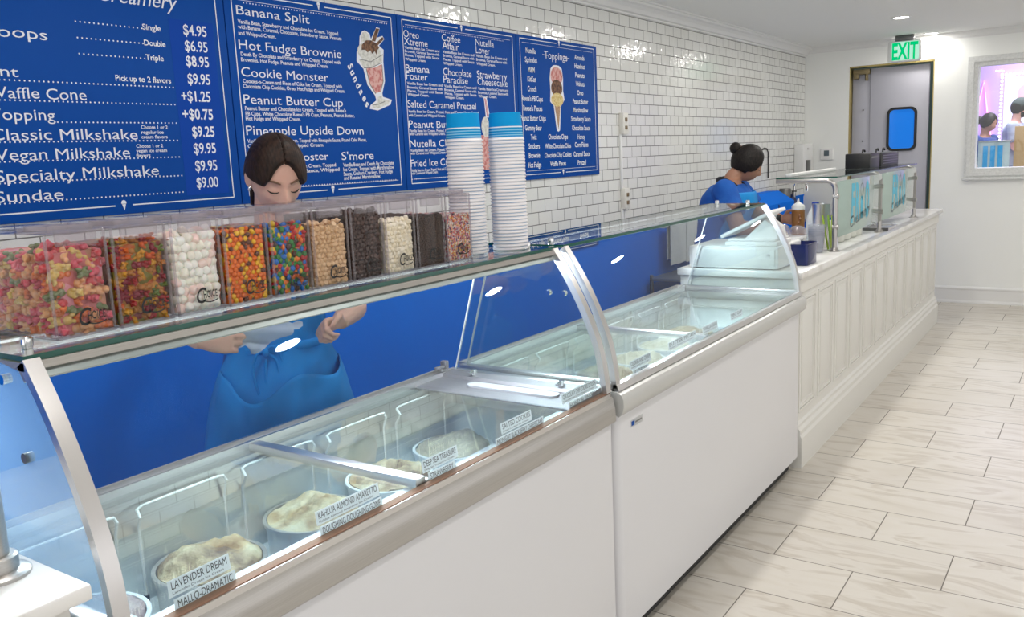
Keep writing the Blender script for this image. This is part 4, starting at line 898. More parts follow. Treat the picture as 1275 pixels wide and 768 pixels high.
fill(BY[7], 7, 'white_chocolate_chip', 'baking chip', [chip], wh_m, [2, 2], .0122, .128, '{c} white chocolate chip in the bin beside the crumbs', palette_mat('white_filling', [(.75, .68, .5), (.78, .72, .58)], 80), 8, size_v=.0105, flat=.2)
M['crumbs'] = palette_mat('cookie_crumbs', [(.030, .014, .008), (.055, .026, .015), (.085, .042, .025)], 330, .7)
M['sprinkles'] = palette_mat('rainbow_sprinkles', [(.75, .70, .62), (.55, .10, .03), (.78, .75, .70), (.70, .35, .28), (.10, .05, .12), (.80, .55, .45), (.55, .12, .20)], 210, .4)
def loose(y0, nm, m, label, cat, top, seed, rods=False):
    y1 = y0 + BIN_W; g = .0035; b = MB()
    x0, x1, ya, yb, za, zt = BX0 + g, BX1 - g, y0 + g, y1 - g, ZS + .004, ZS + top
    b.sheet(lambda u, v: (x0 + (x1 - x0) * u, ya + (yb - ya) * v, zt + .006 * noise.noise((u * 7 + seed, v * 5, 0)) + .002 * noise.noise((u * 60, v * 40, seed))), 40, 20)
    b.add([(x0, ya, za), (x1, ya, za), (x1, yb, za), (x0, yb, za), (x0, ya, zt), (x1, ya, zt), (x1, yb, zt), (x0, yb, zt)], [(3, 2, 1, 0), (0, 1, 5, 4), (1, 2, 6, 5), (2, 3, 7, 6), (3, 0, 4, 7)], False)
    if rods:
        rnd = random.Random(seed); b.mi = 1
        for i in range(900):
            b.mi = 1 + rnd.randrange(5); y = rnd.uniform(ya + .003, yb - .003); z = rnd.uniform(za + .002, zt - .001); a = rnd.uniform(0, pi)
            c = Vector((x1 + .0008, y, z)); d = Vector((rnd.uniform(-.2, .2), cos(a), sin(a))) * .0034; b.cyl(c - d, c + d, .00095, n=5)
    o = obj(nm, b, m, norm=False); o['kind'] = 'stuff'; tag(settle(o, ((x0 + x1) / 2, (y0 + y1) / 2, za)), label, cat)
loose(BY[8], 'cookie_crumbs', M['crumbs'], 'dark brown cookie crumbs filling the clear bin beside the sprinkles', 'crumbs', .128, 3)
spr = [M['sprinkles']] + [mat('sprinkle_colour', c, .4) for c in ((.80, .78, .74), (.62, .10, .03), (.76, .32, .38), (.10, .05, .16), (.80, .50, .10))]
loose(BY[9], 'sprinkles', spr, 'rainbow sprinkles filling the last clear bin by the cup stacks', 'sprinkles', .122, 9, True)

# ------------------------------------------------------------------ stacked paper cups
def cup_mat():
    m = mat('printed_paper_cup', (.8, .8, .8), .6, spec=.12); n, l = nt(m); b = n['Principled BSDF']
    sp = n.new('ShaderNodeSeparateXYZ'); l.new(coords(n), sp.inputs[0])
    r = ramp(n, [(0, (.78, .77, .80)), (.10, (.78, .77, .80)), (.11, (.006, .27, .62)), (.155, (.006, .27, .62)), (.16, (.25, .55, .75)), (.19, (.25, .55, .75)), (.195, (.006, .27, .62)), (.235, (.006, .27, .62)), (.24, (.25, .55, .75)), (.27, (.25, .55, .75)), (.275, (.006, .27, .62)),
                 (.33, (.006, .27, .62)), (.335, (.25, .55, .75)), (.365, (.25, .55, .75)), (.37, (.006, .27, .62)), (.43, (.006, .27, .62)), (.435, (.8, .82, .85)), (.475, (.8, .82, .85)), (.48, (.003, .31, .70)), (1, (.003, .31, .70))]); r.color_ramp.interpolation = 'CONSTANT'
    a = n.new('ShaderNodeMath'); a.operation = 'DIVIDE'; l.new(sp.outputs['Z'], a.inputs[0]); a.inputs[1].default_value = .080
    l.new(a.outputs[0], r.inputs[0]); l.new(r.outputs[0], b.inputs['Base Color']); return m
M['cup'] = cup_mat()
M['cuprim'] = mat('white_cup_rim', (.82, .80, .82), .5)
CUPH, RB, RT, NEST = .076, .0500, .0450, .00965
def cup_proto():
    b = MB(); z = lambda t: t
    b.lathe([(RB - .0005, .004), (RT, CUPH), (RT - .0012, CUPH + .0005), (RT - .0022, CUPH - .008), (0, CUPH - .009), (0, CUPH - .0097), (RT - .0027, CUPH - .0086), (RT - .0009, CUPH - .004), (RB - .0010, .004)], n=40)
    return b
def cup_stack(x, y, n, side, tops):
    first = None
    for i in range(n):
        z = ZS + .0006 + NEST * i; last = i == n - 1
        if first is None:
            t = thing('paper_cup', 'x', 'paper cup', (x, y, z), 'upside down paper cups in the ' + side)
            w = obj('cup_wall', MB().merge(_cup.bm, Matrix.Translation((x, y, z))), M['cup'] , t)
            b = MB(); b.tube([(x + RB * cos(2 * pi * k / 40), y + RB * sin(2 * pi * k / 40), z + .003) for k in range(40)], .0026, 8, closed=True); obj('rolled_rim', b, M['cuprim'], t); first = t
        else: t = dup(first, (x, y, z))
        if last: t['label'] = f'top cup of the {side}, its whole turquoise wall showing'; del t['group']
        else: t['label'] = f'white rimmed paper cup nested upside down inside the {side}'
_cup = cup_proto()
cup_stack(-1.487, 1.955, 33, 'left cup stack', 0)
cup_stack(-1.428, 2.075, 33, 'right cup stack', 0)

# ------------------------------------------------------------------ panelled counter
CX, CY0, CY1, CZ = -1.192, 4.075, 8.08, .965
t = thing('counter', 'long white panelled counter with marble top beyond the far freezer', 'counter', (-1.5, 6.0, 0))
M['panel'] = mat('panel_white', (.74, .73, .70), .45)
b = MB(); b.box(-1.78, CX, CY0 + .02, CY1, 0, CZ - .03); obj('carcass', b, M['panel'], t)
b = MB(); b.prism([(CX, 0), (CX + .028, 0), (CX + .028, .15), (CX + .020, .165), (CX + .020, .185), (CX + .010, .20), (CX + .010, .215), (CX, .225)], 'y', CY0 + .02, CY1 + .02); b.prism([(CX, .85), (CX + .01, .86), (CX + .012, CZ - .03), (CX, CZ - .03)], 'y', CY0 + .02, CY1 + .01); obj('skirting_moulding', b, M['panel'], t)
n = 12; pw = (CY1 - CY0 - .06) / n
for i in range(n):
    ya = CY0 + .05 + i * pw; yb = ya + pw - .055; b = MB()
    for k, (d, h) in enumerate(((0, .006), (.018, .004))):
        b.ring(fr(ya + d, yb - d, .27 + d, .83 - d), fr(ya + d + .012, yb - d - .012, .282 + d, .818 - d), 'x', CX - .001, CX + h)
    b.box(CX, CX + .0025, ya + .045, yb - .045, .315, .785, .003)
    obj('raised_panel', b, M['panel'], t)
b = MB(); b.box(-1.79, CX + .03, CY0 - .002, CY1 + .09, CZ - .034, CZ, .005); obj('countertop', b, M['marble'], t)
b = MB()
for z in (.70, .52): b.box(-1.775, CX - .03, CY0 + .012, CY0 + .022, z, z + .012)
obj('end_battens', b, M['panel'], t)

# steel and frosted glass sneeze guard
M['satin'] = mat('satin_steel', (.45, .43, .42), .3, 1.0)
g = thing('sneeze_guard', 'frosted glass sneeze guard with blue lettering on steel posts', 'sneeze guard', (-1.235, 6.1, CZ))
GX, GZ0, GZ1 = -1.228, CZ + .075, 1.345
PY = [4.93, 6.05, 7.25]
for i, y in enumerate(PY):
    b = MB(); top = 1.352
    P = [(GX - .008, y, CZ + .004), (GX - .008, y, top - .05)] + [(GX - .008 - .05 * (1 - cos(a)), y, top - .05 + .05 * sin(a)) for a in (radians(k) for k in range(15, 91, 15))] + [(GX - .33, y, top)]
    b.tube(P, .0135, 12); p = obj('post', b, M['satin'], g)
    bb = MB(); bb.lathe([(0, 0), (.032, 0), (.032, .005), (.022, .009), (.018, .02), (0, .02)], (GX - .008, y, CZ), 20); obj('post_foot', bb, M['satin'], p)
    bb = MB()
    for z in (GZ0 + .06, GZ1 - .08): bb.cyl((GX - .02, y, z), (GX + .012, y, z), .014, n=14)
    obj('glass_clamp', bb, M['satin'], p)
for k, (ya, yb) in enumerate(((PY[0] + .02, PY[1] - .015), (PY[1] + .015, PY[2] - .02))):
    b = MB(); b.box(GX - .004, GX + .004, ya, yb, GZ0, GZ1, .001); pn = obj('frosted_panel', b, M['frost'], g)
    M['cyan'] = M.get('cyan') or mat('cyan_print', (.10, .48, .66), .6); M['graphite'] = M.get('graphite') or mat('graphite_print', (.16, .19, .20), .6)
    w = (yb - ya); a = ya + w * .27; X = GX + .0048
    b = MB()
    for ch, da, dw in (('F', 0, .085), ('R', .10, .095), ('O', .335, .105)): text(b, ch, (X, a + da, 1.105), R_, U_, .205, dw, bold=.035)
    b.box(X - .0002, X, a + .225, a + .285, 1.105, 1.235); obj('logo_letters', b, M['cyan'], pn, norm=False)
    b = MB(); P = [(a + .255 + .04 * cos(q), 1.275 + .035 * sin(q)) for q in (radians(z) for z in range(-10, 191, 20))]
    strip(b, P + [(a + .255, 1.215), P[0]], .007, X); strip(b, [(a + .255, 1.31), (a + .255, 1.335)], .006, X)
    text(b, 'Creamery', (X, a - .03, 1.065), (0, cos(.12), sin(.12)), (0, -sin(.12), cos(.12)), .062, .50, bold=.008, shear=.3); obj('script_letters', b, M['graphite'], pn, norm=False)
b = MB(); b.box(GX - .33, GX + .004, PY[0] - .01, PY[2] + .02, 1.366, 1.374); o = obj('top_glass', b, [M['glass'], M['edge']], g)
for p in o.data.polygons:
    if abs(p.normal.z) < .5: p.material_index = 1
b = MB(); b.box(-1.54, -1.50, PY[0] + .1, PY[1] - .06, 1.374, 1.392, .004); b.box(-1.54, -1.50, PY[1] + .35, PY[2] - .05, 1.374, 1.392, .004); obj('white_rail', b, M['white'], g)
# black devices on the guard's top glass
t = thing('receipt_printer', 'black box printer standing on the sneeze guard top glass, nearer one', 'printer', (-1.42, 6.33, 1.374))
b = MB(); b.box(-1.50, -1.34, 6.22, 6.52, 1.374, 1.475, .006); obj('case', b, M['black'], t)
b = MB(); b.box(-1.341, -1.339, 6.27, 6.47, 1.44, 1.452); obj('paper_slot', b, M['greyline'], t)
t = thing('speaker_box', 'long black box with ribbed front on the sneeze guard, farther one', 'speaker', (-1.42, 6.95, 1.374))
b = MB(); b.box(-1.48, -1.35, 6.62, 7.22, 1.374, 1.47, .006); obj('case', b, M['black'], t)
b = MB()
for k in range(4): b.box(-1.351, -1.346, 6.66, 7.18, 1.392 + .018 * k, 1.398 + .018 * k)
obj('front_ribs', b, M['darkmetal'], t)
for y in (6.36, 6.78, 7.0):
    b = MB(); b.tube([(-1.42, y, 1.47), (-1.42, y + .01, 1.495), (-1.42, y + .05, 1.50), (-1.42, y + .07, 1.485)], .006, 8)
    tag(settle(obj('cable_loop', b, M['black']), (-1.42, y, 1.47)), f'short black cable loop on the black boxes, {"over the printer" if y < 6.5 else "over the near end of the speaker" if y < 6.9 else "over the middle of the speaker"}', 'cable')

# ------------------------------------------------------------------ things on the counter
M['navy'] = glass('blue_tinted_plastic', (.05, .10, .42), .05, milk=.55, milkcol=(.02, .04, .25))
t = thing('blue_container', 'square blue plastic tub at the near end of the counter', 'container', (-1.265, 4.38, CZ))
b = MB(); o_ = rrect(-1.335, -1.205, 4.30, 4.47, .012, 3); i_ = rrect(-1.331, -1.209, 4.304, 4.466, .010, 3)
b.ring(o_, i_, 'z', CZ + .001, CZ + .105); b.box(-1.331, -1.209, 4.304, 4.466, CZ + .001, CZ + .006); b.ring(rrect(-1.340, -1.200, 4.295, 4.475, .014, 3), o_, 'z', CZ + .098, CZ + .106); obj('tub', b, M['navy'], t)
b = MB(); b.box(-1.328, -1.212, 4.308, 4.462, CZ + .007, CZ + .06, .01); obj('contents', b, M['menublue'], t)
def lid_dome(x, y, z, label, s=1.0):
    b = MB(); b.lathe([(.048 * s, 0), (.050 * s, .002), (.046 * s, .006), (.044 * s, .012), (.040 * s, .030), (.026 * s, .042), (.010 * s, .046), (0, .046), (0, .0445), (.026 * s, .0405), (.0385 * s, .029), (.0425 * s, .012), (.0445 * s, .005), (.048 * s, 0)], (x, y, z), 28)
    tag(settle(obj('dome_lid', b, M['acryledge']), (x, y, z)), label, 'cup lid', 'clear dome lids')
lid_dome(-1.42, 4.58, CZ + .135, 'clear dome lid lying on the white napkin pile'); lid_dome(-1.36, 4.66, CZ + .12, 'clear dome lid at the front of the white napkin pile')
b = MB()
t = thing('napkin_pile', 'white folded napkins piled behind the blue tub', 'napkins', (-1.41, 4.62, CZ))
for k in range(9): 
    b = MB(); rr = random.Random(k); b.box(-1.50 + rr.uniform(0, .01), -1.33 + rr.uniform(-.01, .01), 4.53 + rr.uniform(0, .01), 4.70, CZ + .001 + k * .0125, CZ + .012 + k * .0125, .003); obj('napkin', b, M['paper'], t)
# stack of clear cups
M['clearcup'] = glass('clear_cup_plastic', (.93, .94, .96), .06, milk=.22, milkcol=(.8, .82, .9))
for k in range(6):
    z = CZ + .001 + .012 * k; b = MB(); b.lathe([(.030, .0), (.034, .001), (.044, .088), (.0455, .09), (.0455, .092), (.0435, .092), (.033, .003), (0, .003), (0, .0), (.03, 0)], (-1.315, 4.86, z), 24)
    tag(settle(obj('clear_cup', b, M['clearcup']), (-1.315, 4.86, z)), 'clear plastic cup nested in the small stack before the steel post', 'cup', 'clear cups in one stack')
# milk jug
M['milk'] = mat('milk_plastic', (.80, .82, .84), .35, sss=.1)
t = thing('milk_jug', 'white plastic milk jug with blue cap by the brown bottle', 'jug', (-1.475, 5.42, CZ))
b = MB(); cx, cy = -1.475, 5.42
rings = []
for z, sx, sy in ((0, .040, .055), (.008, .048, .062), (.12, .048, .062), (.15, .044, .058), (.185, .032, .040), (.205, .022, .022), (.222, .019, .019)):
    rings.append([(cx + sx * (abs(cos(a)) ** .6) * (1 if cos(a) > 0 else -1), cy + sy * (abs(sin(a)) ** .6) * (1 if sin(a) > 0 else -1), CZ + .001 + z) for a in (2 * pi * i / 28 for i in range(28))])
b.loft(rings); obj('jug_body', b, M['milk'], t)
b = MB(); b.tube([(cx, cy - .03, CZ + .195), (cx + .005, cy - .055, CZ + .19), (cx + .01, cy - .066, CZ + .16), (cx + .01, cy - .062, CZ + .12)], [.010, .011, .011, .012], 10); obj('jug_handle', b, M['milk'], t)
b = MB(); b.lathe([(0, .222), (.021, .222), (.021, .238), (.019, .240), (0, .240)], (cx, cy, CZ), 20); obj('cap', b, mat('blue_cap', (.01, .05, .42), .4), t)
# brown squeeze bottle held by the far worker
M['syrup'] = mat('brown_bottle', (.27, .115, .03), .35)
HB = (-1.63, 5.60)
t = thing('squeeze_bottle', 'brown sauce bottle with white nozzle cap in the far worker\'s hand', 'bottle', (HB[0], HB[1], CZ))
b = MB(); b.lathe([(0, .0), (.036, .0), (.040, .006), (.0385, .08), (.040, .13), (.040, .175), (.034, .183), (0, .183)], (HB[0], HB[1], CZ + .001), 28); obj('bottle_body', b, M['syrup'], t)
b = MB(); b.lathe([(0, .183), (.040, .183), (.040, .20), (.036, .21), (.018, .222), (.009, .228), (.005, .25), (0, .25)], (HB[0], HB[1], CZ + .001), 24); obj('nozzle_cap', b, M['white'], t)
# steel shaker with straws
t = thing('steel_shaker', 'tall steel tumbler standing behind the green straws', 'tumbler', (-1.36, 5.12, CZ))
b = MB(); b.lathe([(0, 0), (.036, 0), (.038, .004), (.050, .245), (.051, .248), (.049, .248), (.0365, .006), (0, .006)], (-1.36, 5.12, CZ + .001), 30); obj('tumbler', b, M['alum'], t)
t = thing('straw_holder', 'clear straw holder beside the first steel post', 'straw holder', (-1.275, 4.99, CZ))
b = MB(); b.ring(rrect(-1.31, -1.24, 4.95, 5.03, .006, 3), rrect(-1.307, -1.243, 4.953, 5.027, .005, 3), 'z', CZ + .001, CZ + .135); b.box(-1.307, -1.243, 4.953, 5.027, CZ + .001, CZ + .004); obj('holder', b, M['acrylic'], t)
for k, (dx, dy, lx, ly, c, nm) in enumerate([(0, 0, -.03, -.015, (.42, .62, .06), 'lime green'), (.012, .008, -.012, -.02, (.35, .60, .08), 'green'), (.016, -.012, .004, .01, (.50, .66, .10), 'yellow green'), (.02, .014, .012, .02, (.62, .16, .03), 'orange')]):
    b = MB(); b.tube([(-1.283 + dx, 4.985 + dy, CZ + .005), (-1.283 + dx + lx * .5, 4.985 + dy + ly * .5, CZ + .10), (-1.283 + dx + lx, 4.985 + dy + ly, CZ + .195)], .0055, 10)
    tag(settle(obj('straw', b, mat(nm.replace(' ', '_') + '_straw', c, .4)), (-1.283 + dx, 4.985 + dy, CZ + .005)), f'{nm} straw leaning in the clear holder', 'straw', 'straws in the holder')
# canisters behind the glass
for k in range(5):
    y = 5.28 + k * .15; b = MB(); b.lathe([(0, 0), (.050, 0), (.054, .004), (.054, .072), (.050, .076), (0, .076)], (-1.36, y, CZ + .001), 24)
    t = thing('topping_jar', 'cream topping jar behind the first frosted panel, ' + ['nearest the first post', 'second from the first post', 'the middle one', 'second from the middle post', 'nearest the middle post'][k], 'jar', (-1.36, y, CZ), 'topping jars behind the guard')
    obj('jar', b, M['cream'] if k else M['alum'], t); b = MB(); b.lathe([(0, .076), (.055, .076), (.055, .086), (0, .088)], (-1.36, y, CZ + .001), 24); obj('lid', b, M['alum'] if k % 2 else M['cream'], t)
t = thing('serving_tray', 'small steel tray under the second frosted panel', 'tray', (-1.27, 6.30, CZ))
b = MB(); b.ring(fr(-1.36, -1.20, 6.16, 6.44), fr(-1.35, -1.21, 6.17, 6.43), 'z', CZ + .001, CZ + .02); b.box(-1.35, -1.21, 6.17, 6.43, CZ + .001, CZ + .012); obj('tray', b, M['alum'], t)
b = MB(); b.box(-1.36, -1.20, 6.155, 6.16, CZ + .001, CZ + .018); obj('dark_edge', b, M['darkmetal'], t)
# cash drawer and terminal
t = thing('cash_drawer', 'flat white cash drawer seen through the far end glass', 'cash drawer', (-1.5, 4.25, CZ))
b = MB(); b.box(-1.735, -1.285, 4.10, 4.47, CZ + .006, CZ + .112, .006); obj('case', b, M['white'], t)
b = MB(); b.box(-1.72, -1.30, 4.094, 4.102, CZ + .018, CZ + .100, .003); dr = obj('drawer', b, M['white'], t)
b = MB(); b.cyl((-1.33, 4.090, CZ + .075), (-1.33, 4.096, CZ + .075), .008, n=12); obj('lock', b, M['alum'], dr)
b = MB()
for xx in (-1.70, -1.32):
    for yy in (4.14, 4.43): b.cyl((xx, yy, CZ), (xx, yy, CZ + .008), .012, n=10)
obj('feet', b, M['black'], t)
t = thing('payment_terminal', 'white tilted touch screen terminal on top of the cash drawer', 'payment terminal', (-1.43, 4.24, CZ + .112))
Z0 = CZ + .112
b = MB(); b.box(-1.56, -1.30, 4.13, 4.36, Z0, Z0 + .022, .006); b.box(-1.55, -1.31, 4.14, 4.35, Z0 + .022, Z0 + .034, .006); obj('base', b, M['white'], t)
b = MB(); b.prism([(-1.47, Z0 + .034), (-1.31, Z0 + .034), (-1.32, Z0 + .085), (-1.375, Z0 + .125)], 'y', 4.17, 4.31); obj('stand', b, M['white'], t)
b = MB(); mt = Matrix.Translation((-1.455, 4.24, Z0 + .105)) @ Matrix.Rotation(radians(-26), 4, 'Y'); b.box(-.145, .145, -.10, .10, -.008, .008, .004, mtx=mt); s_ = obj('screen', b, M['white'], t)
b = MB(); b.box(-.13, .13, -.085, .085, .008, .0095, mtx=mt); obj('display_glass', b, mat('pale_display', (.55, .58, .58), .1), s_)

# ------------------------------------------------------------------ behind the counter, along the wall
t = thing('wash_cabinet', 'blue cabinet with steel sink against the tiled wall', 'cabinet', (-2.4, 8.5, 0))
b = MB(); b.box(-2.60, -2.2, 8.10, 9.10, 0, .86, .004); obj('carcass', b, M['blue'], t)
b = MB(); b.box(-2.605, -2.18, 8.08, 9.12, .86, .89, .004); obj('worktop', b, M['alum'], t)
t = thing('faucet', 'bent steel faucet at the back wall sink', 'faucet', (-2.5, 8.45, .89))
b = MB(); b.tube([(-2.5, 8.45, .89), (-2.5, 8.45, 1.16)] + [(-2.5 + .06 * (1 - cos(a)), 8.45, 1.16 + .06 * sin(a)) for a in (radians(k) for k in range(20, 181, 20))] + [(-2.38, 8.45, 1.12)], .013, 10); obj('spout', b, M['chrome'], t)
b = MB(); b.lathe([(0, 0), (.03, 0), (.03, .01), (.016, .02), (0, .02)], (-2.5, 8.45, .89), 16); obj('base_ring', b, M['chrome'], t)
t = thing('soap_bottle', 'dark blue soap bottle beside the faucet', 'bottle', (-2.45, 8.22, .89))
b = MB(); b.lathe([(0, 0), (.04, 0), (.042, .01), (.042, .15), (.03, .18), (.014, .19), (.014, .21), (0, .21)], (-2.45, 8.22, .891), 20); obj('bottle_body', b, mat('navy_plastic', (.008, .015, .07), .3), t)
b = MB(); b.tube([(-2.45, 8.22, 1.10), (-2.45, 8.22, 1.13), (-2.41, 8.22, 1.13)], .007, 8); obj('pump', b, M['black'], t)
t = thing('metal_canister', 'grey metal canister behind the dark soap bottle', 'canister', (-2.54, 8.25, .89))
b = MB(); b.lathe([(0, 0), (.055, 0), (.055, .25), (.05, .262), (0, .264)], (-2.54, 8.30, .891), 20); obj('canister', b, M['darkmetal'], t)
t = thing('blue_cupboard', 'bright blue splash box at the back wall behind the far worker', 'cupboard', (-2.48, 7.65, 0))
b = MB(); b.prism([(-2.60, 0), (-2.36, 0), (-2.36, 1.06), (-2.50, 1.15), (-2.60, 1.15)], 'y', 7.10, 7.98); obj('box', b, M['blue'], t)
b = MB(); b.box(-2.36, -2.356, 7.53, 7.545, .1, 1.05); obj('door_gap', b, M['dark'], t)
# towels and a cart
M['towel'] = noisy('white_towel', [(.3, (.66, .66, .68)), (.7, (.78, .78, .79))], 80, .9, 3, bump=.3, bscale=300)
t = thing('towel_rail', 'thin steel rail holding white towels on the blue wall', 'rail', (-2.58, 6.1, 1.05))
b = MB(); b.tube([(-2.60, 5.58, 1.03), (-2.545, 5.58, 1.03), (-2.545, 6.62, 1.03), (-2.60, 6.62, 1.03)], .007, 8); obj('rail', b, M['alum'], t)
for y0, y1, zb, lb in ((5.66, 5.93, .755, 'white folded towel hanging nearest the camera on the blue wall'), (5.95, 6.24, .745, 'white towel hanging in the middle of the rail'), (6.38, 6.50, .80, 'narrow white towel hanging at the far end of the rail')):
    b = MB()
    def tw(u, v, y0=y0, y1=y1, zb=zb):
        s = v * 2 * 0.31; zt = 1.04
        w = .006 * sin(u * 9 + y0 * 5) * min(1, abs(v - .5) * 4)
        if v < .45: z = zb + (zt - zb) * v / .45; x = -2.528 + w
        elif v < .55: q = (v - .45) / .1 * pi; z = zt + .012 * sin(q); x = -2.545 + .017 * cos(q)
        else: z = zt - (zt - zb - .04) * (v - .55) / .45; x = -2.562 + w * .4
        return (x, y0 + (y1 - y0) * u, z)
    b.sheet(tw, 16, 40, t=.006); tag(settle(obj('hanging_towel', b, M['towel'], sharp=60), (-2.545, (y0 + y1) / 2, zb)), lb, 'towel', 'towels on the rail')
t = thing('steel_cart', 'grey steel cart standing under the hanging towels', 'cart', (-2.42, 5.85, 0))
b = MB(); b.box(-2.575, -2.28, 5.40, 6.28, .68, .70, .003); b.box(-2.575, -2.28, 5.40, 6.28, .25, .265, .003); obj('shelf_plate', b, mat('grey_steel', (.17, .19, .24), .4, .3), t)
for x in (-2.565, -2.29):
    for y in (5.41, 6.27):
        b = MB(); b.box(x - .010, x + .010, y - .010, y + .010, 0, .72, .002); obj('leg', b, M['darkmetal'], t)

# ------------------------------------------------------------------ near marble counter corner with its steel post
t = thing('serving_counter', 'white marble counter corner in front of the near freezer', 'counter', (-1.5, .2, 0))
b = MB(); b.box(-1.80, -1.168, -.8, .605, .956, .980, .004); obj('countertop', b, M['marble'], t)
b = MB(); b.box(-1.78, -1.20, -.78, .585, 0, .956); obj('carcass', b, M['panel'], t)
g2 = thing('guard_post', 'brushed steel guard post on the near marble counter', 'post', (-1.315, .545, .98))
b = MB(); b.tube([(-1.318, .549, .981), (-1.318, .549, 1.30), (-1.335, .53, 1.40), (-1.40, .45, 1.47)], .0185, 20); obj('post', b, M['steel'], g2)
b = MB(); b.lathe([(0, 0), (.044, 0), (.044, .005), (.040, .008), (.029, .010), (.029, .030), (.025, .033), (0, .033)], (-1.318, .549, .980), 26); obj('post_foot', b, M['steel'], g2)

# ------------------------------------------------------------------ people
def smooth01(a, b, x):
    t = min(1, max(0, (x - a) / (b - a))); return t * t * (3 - 2 * t)
def gz(x, s): return math.exp(-(x / s) ** 2)
HX, HY, HZ = .073, .094, .113
def head_pt(d, off=0.0):
    """deforms a unit direction (x right, y forward, z up) into a head surface point"""
    x, y, z = d
    p = Vector((HX * x, HY * y, HZ * z))
    if z < 0:
        t = -z
        p.x *= 1 - .30 * t ** 1.5
        if y < 0: p.y *= 1 - .28 * t
        else: p.y += .012 * t * y
    if z > 0 and y > 0: p.y *= 1 - .06 * z
    if y < 0: p.y *= 1.04
    if y > .2:
        k = smooth01(.2, .6, y); p.y -= .006 * k * gz(p.x, .05)
        for s in (-1, 1):
            p.y -= k * .0105 * gz(p.x - s * .031, .016) * gz(p.z - .004, .013)
            p.y += k * .0065 * gz(p.x - s * .031, .0125) * gz(p.z + .002, .0085)
            p.y += k * .005 * gz(p.x - s * .042, .02) * gz(p.z + .032, .022)
            p.y += k * .004 * gz(p.x - s * .028, .02) * gz(p.z - .026, .010)
            p.y += k * .006 * gz(p.x - s * .010, .006) * gz(p.z + .041, .008)
        zz = p.z
        nose = 0
        if -.052 < zz < .02: nose = .004 + .019 * smooth01(.018, -.038, zz)
        if zz <= -.034: nose *= smooth01(-.054, -.038, zz)
        p.y += k * nose * gz(p.x, .0085 + .005 * smooth01(.0, -.04, zz))
        p.y += k * (.007 * gz(p.z + .064, .0065) + .007 * gz(p.z + .076, .007)) * gz(p.x, .021)
        p.y -= k * .003 * gz(p.z + .070, .003) * gz(p.x, .022)
        p.y += k * .010 * gz(p.z + .100, .014) * gz(p.x, .022)
    n = Vector((x / HX, y / HY, z / HZ)).normalized()
    return p + n * off
def head_mb(sub=5, offf=None):
    t = bmesh.new(); bmesh.ops.create_icosphere(t, subdivisions=sub, radius=1)
    for v in t.verts:
        d = v.co.normalized(); v.co = head_pt(d, offf(d) if offf else 0)
    b = MB(); b.merge(t); t.free(); return b
def face_dir(x, z):
    a, c = x / HX, z / HZ; return Vector((a, sqrt(max(.05, 1 - a * a - c * c)), c)).normalized()
def frame(F, U, pos):
    F = Vector(F).normalized(); U = Vector(U); R = F.cross(U).normalized(); U = R.cross(F)
    return Matrix(((R.x, F.x, U.x, pos[0]), (R.y, F.y, U.y, pos[1]), (R.z, F.z, U.z, pos[2]), (0, 0, 0, 1)))
def hand(b, wrist, d, palm, thumb, curl=(.5, .6, .7, .8), tc=.4, s=1.0, spread=.06):
    """adds palm, four fingers and a thumb; d finger direction, palm the way fingers curl, thumb the thumb's side"""
    d = Vector(d).normalized(); n = Vector(palm); n = (n - d * n.dot(d)).normalized(); t = Vector(thumb); t = (t - d * t.dot(d) - n * t.dot(n)).normalized()
    w = Vector(wrist)
    rings = []
    for u, hw, hd in ((-.012, .024, .017), (.0, .025, .017), (.03, .034, .0165), (.06, .040, .0145), (.084, .040, .012), (.092, .036, .008)):
        c = w + d * u * s + n * (.002 * s)
        rings.append([c + t * (hw * s * cos(a)) + n * (hd * s * sin(a)) for a in (2 * pi * i / 16 for i in range(16))])
    b.loft(rings)
    L = [(.040, .025, .020), (.045, .028, .022), (.041, .026, .021), (.032, .020, .018)]
    for i in range(4):
        o = (.029 - .0195 * i) * s
        p = w + d * (.086 - .004 * abs(i - 1)) * s + t * o
        a = 0; fd = (d + t * (spread * (1.5 - i))).normalized(); P = [p - d * .02 * s, p]
        for k in range(3):
            a += curl[i] * (.9, 1.15, .8)[k]
            q = fd * cos(a) + n * sin(a); p = p + q * L[i][k] * s; P.append(p)
        r = [.0095 * s, .0093 * s, .0086 * s, .0078 * s, .0066 * s]
        b.tube(P, r, 10); b.sph(P[-1], .0066 * s, 10, 7)
        for q, rr in zip(P[1:-1], r[1:-1]): b.sph(q, rr * 1.02, 10, 7)
    p = w + d * .022 * s + t * .026 * s
    q1 = (d * .55 + t * .75 + n * .25 * tc).normalized(); q2 = (d * .85 + t * (.45 - .5 * tc) + n * .55 * tc).normalized(); q3 = (d * .9 + t * (.2 - .6 * tc) + n * .6 * tc).normalized()
    P = [w + d * .008 * s + t * .010 * s, p + q1 * .016 * s, p + q1 * .036 * s, p + q1 * .036 * s + q2 * .032 * s, p + q1 * .036 * s + q2 * .032 * s + q3 * .026 * s]
    b.tube(P, [.015 * s, .0145 * s, .0120 * s, .0100 * s, .0078 * s], 10); b.sph(P[-1], .0078 * s, 10, 7); b.sph(P[3], .0100 * s, 10, 7); b.sph(P[2], .012 * s, 10, 7)
def ering(c, R, F, hw, hd, n=28, p=.85, fwd=0.0):
    out = []
    for i in range(n):
        a = 2 * pi * i / n; ca, sa = cos(a), sin(a)
        x = hw * abs(ca) ** p * (1 if ca > 0 else -1); y = hd * abs(sa) ** p * (1 if sa > 0 else -1) + (fwd if sa > 0 else 0) * abs(sa)
        out.append(Vector(c) + R * x + F * y)
    return out
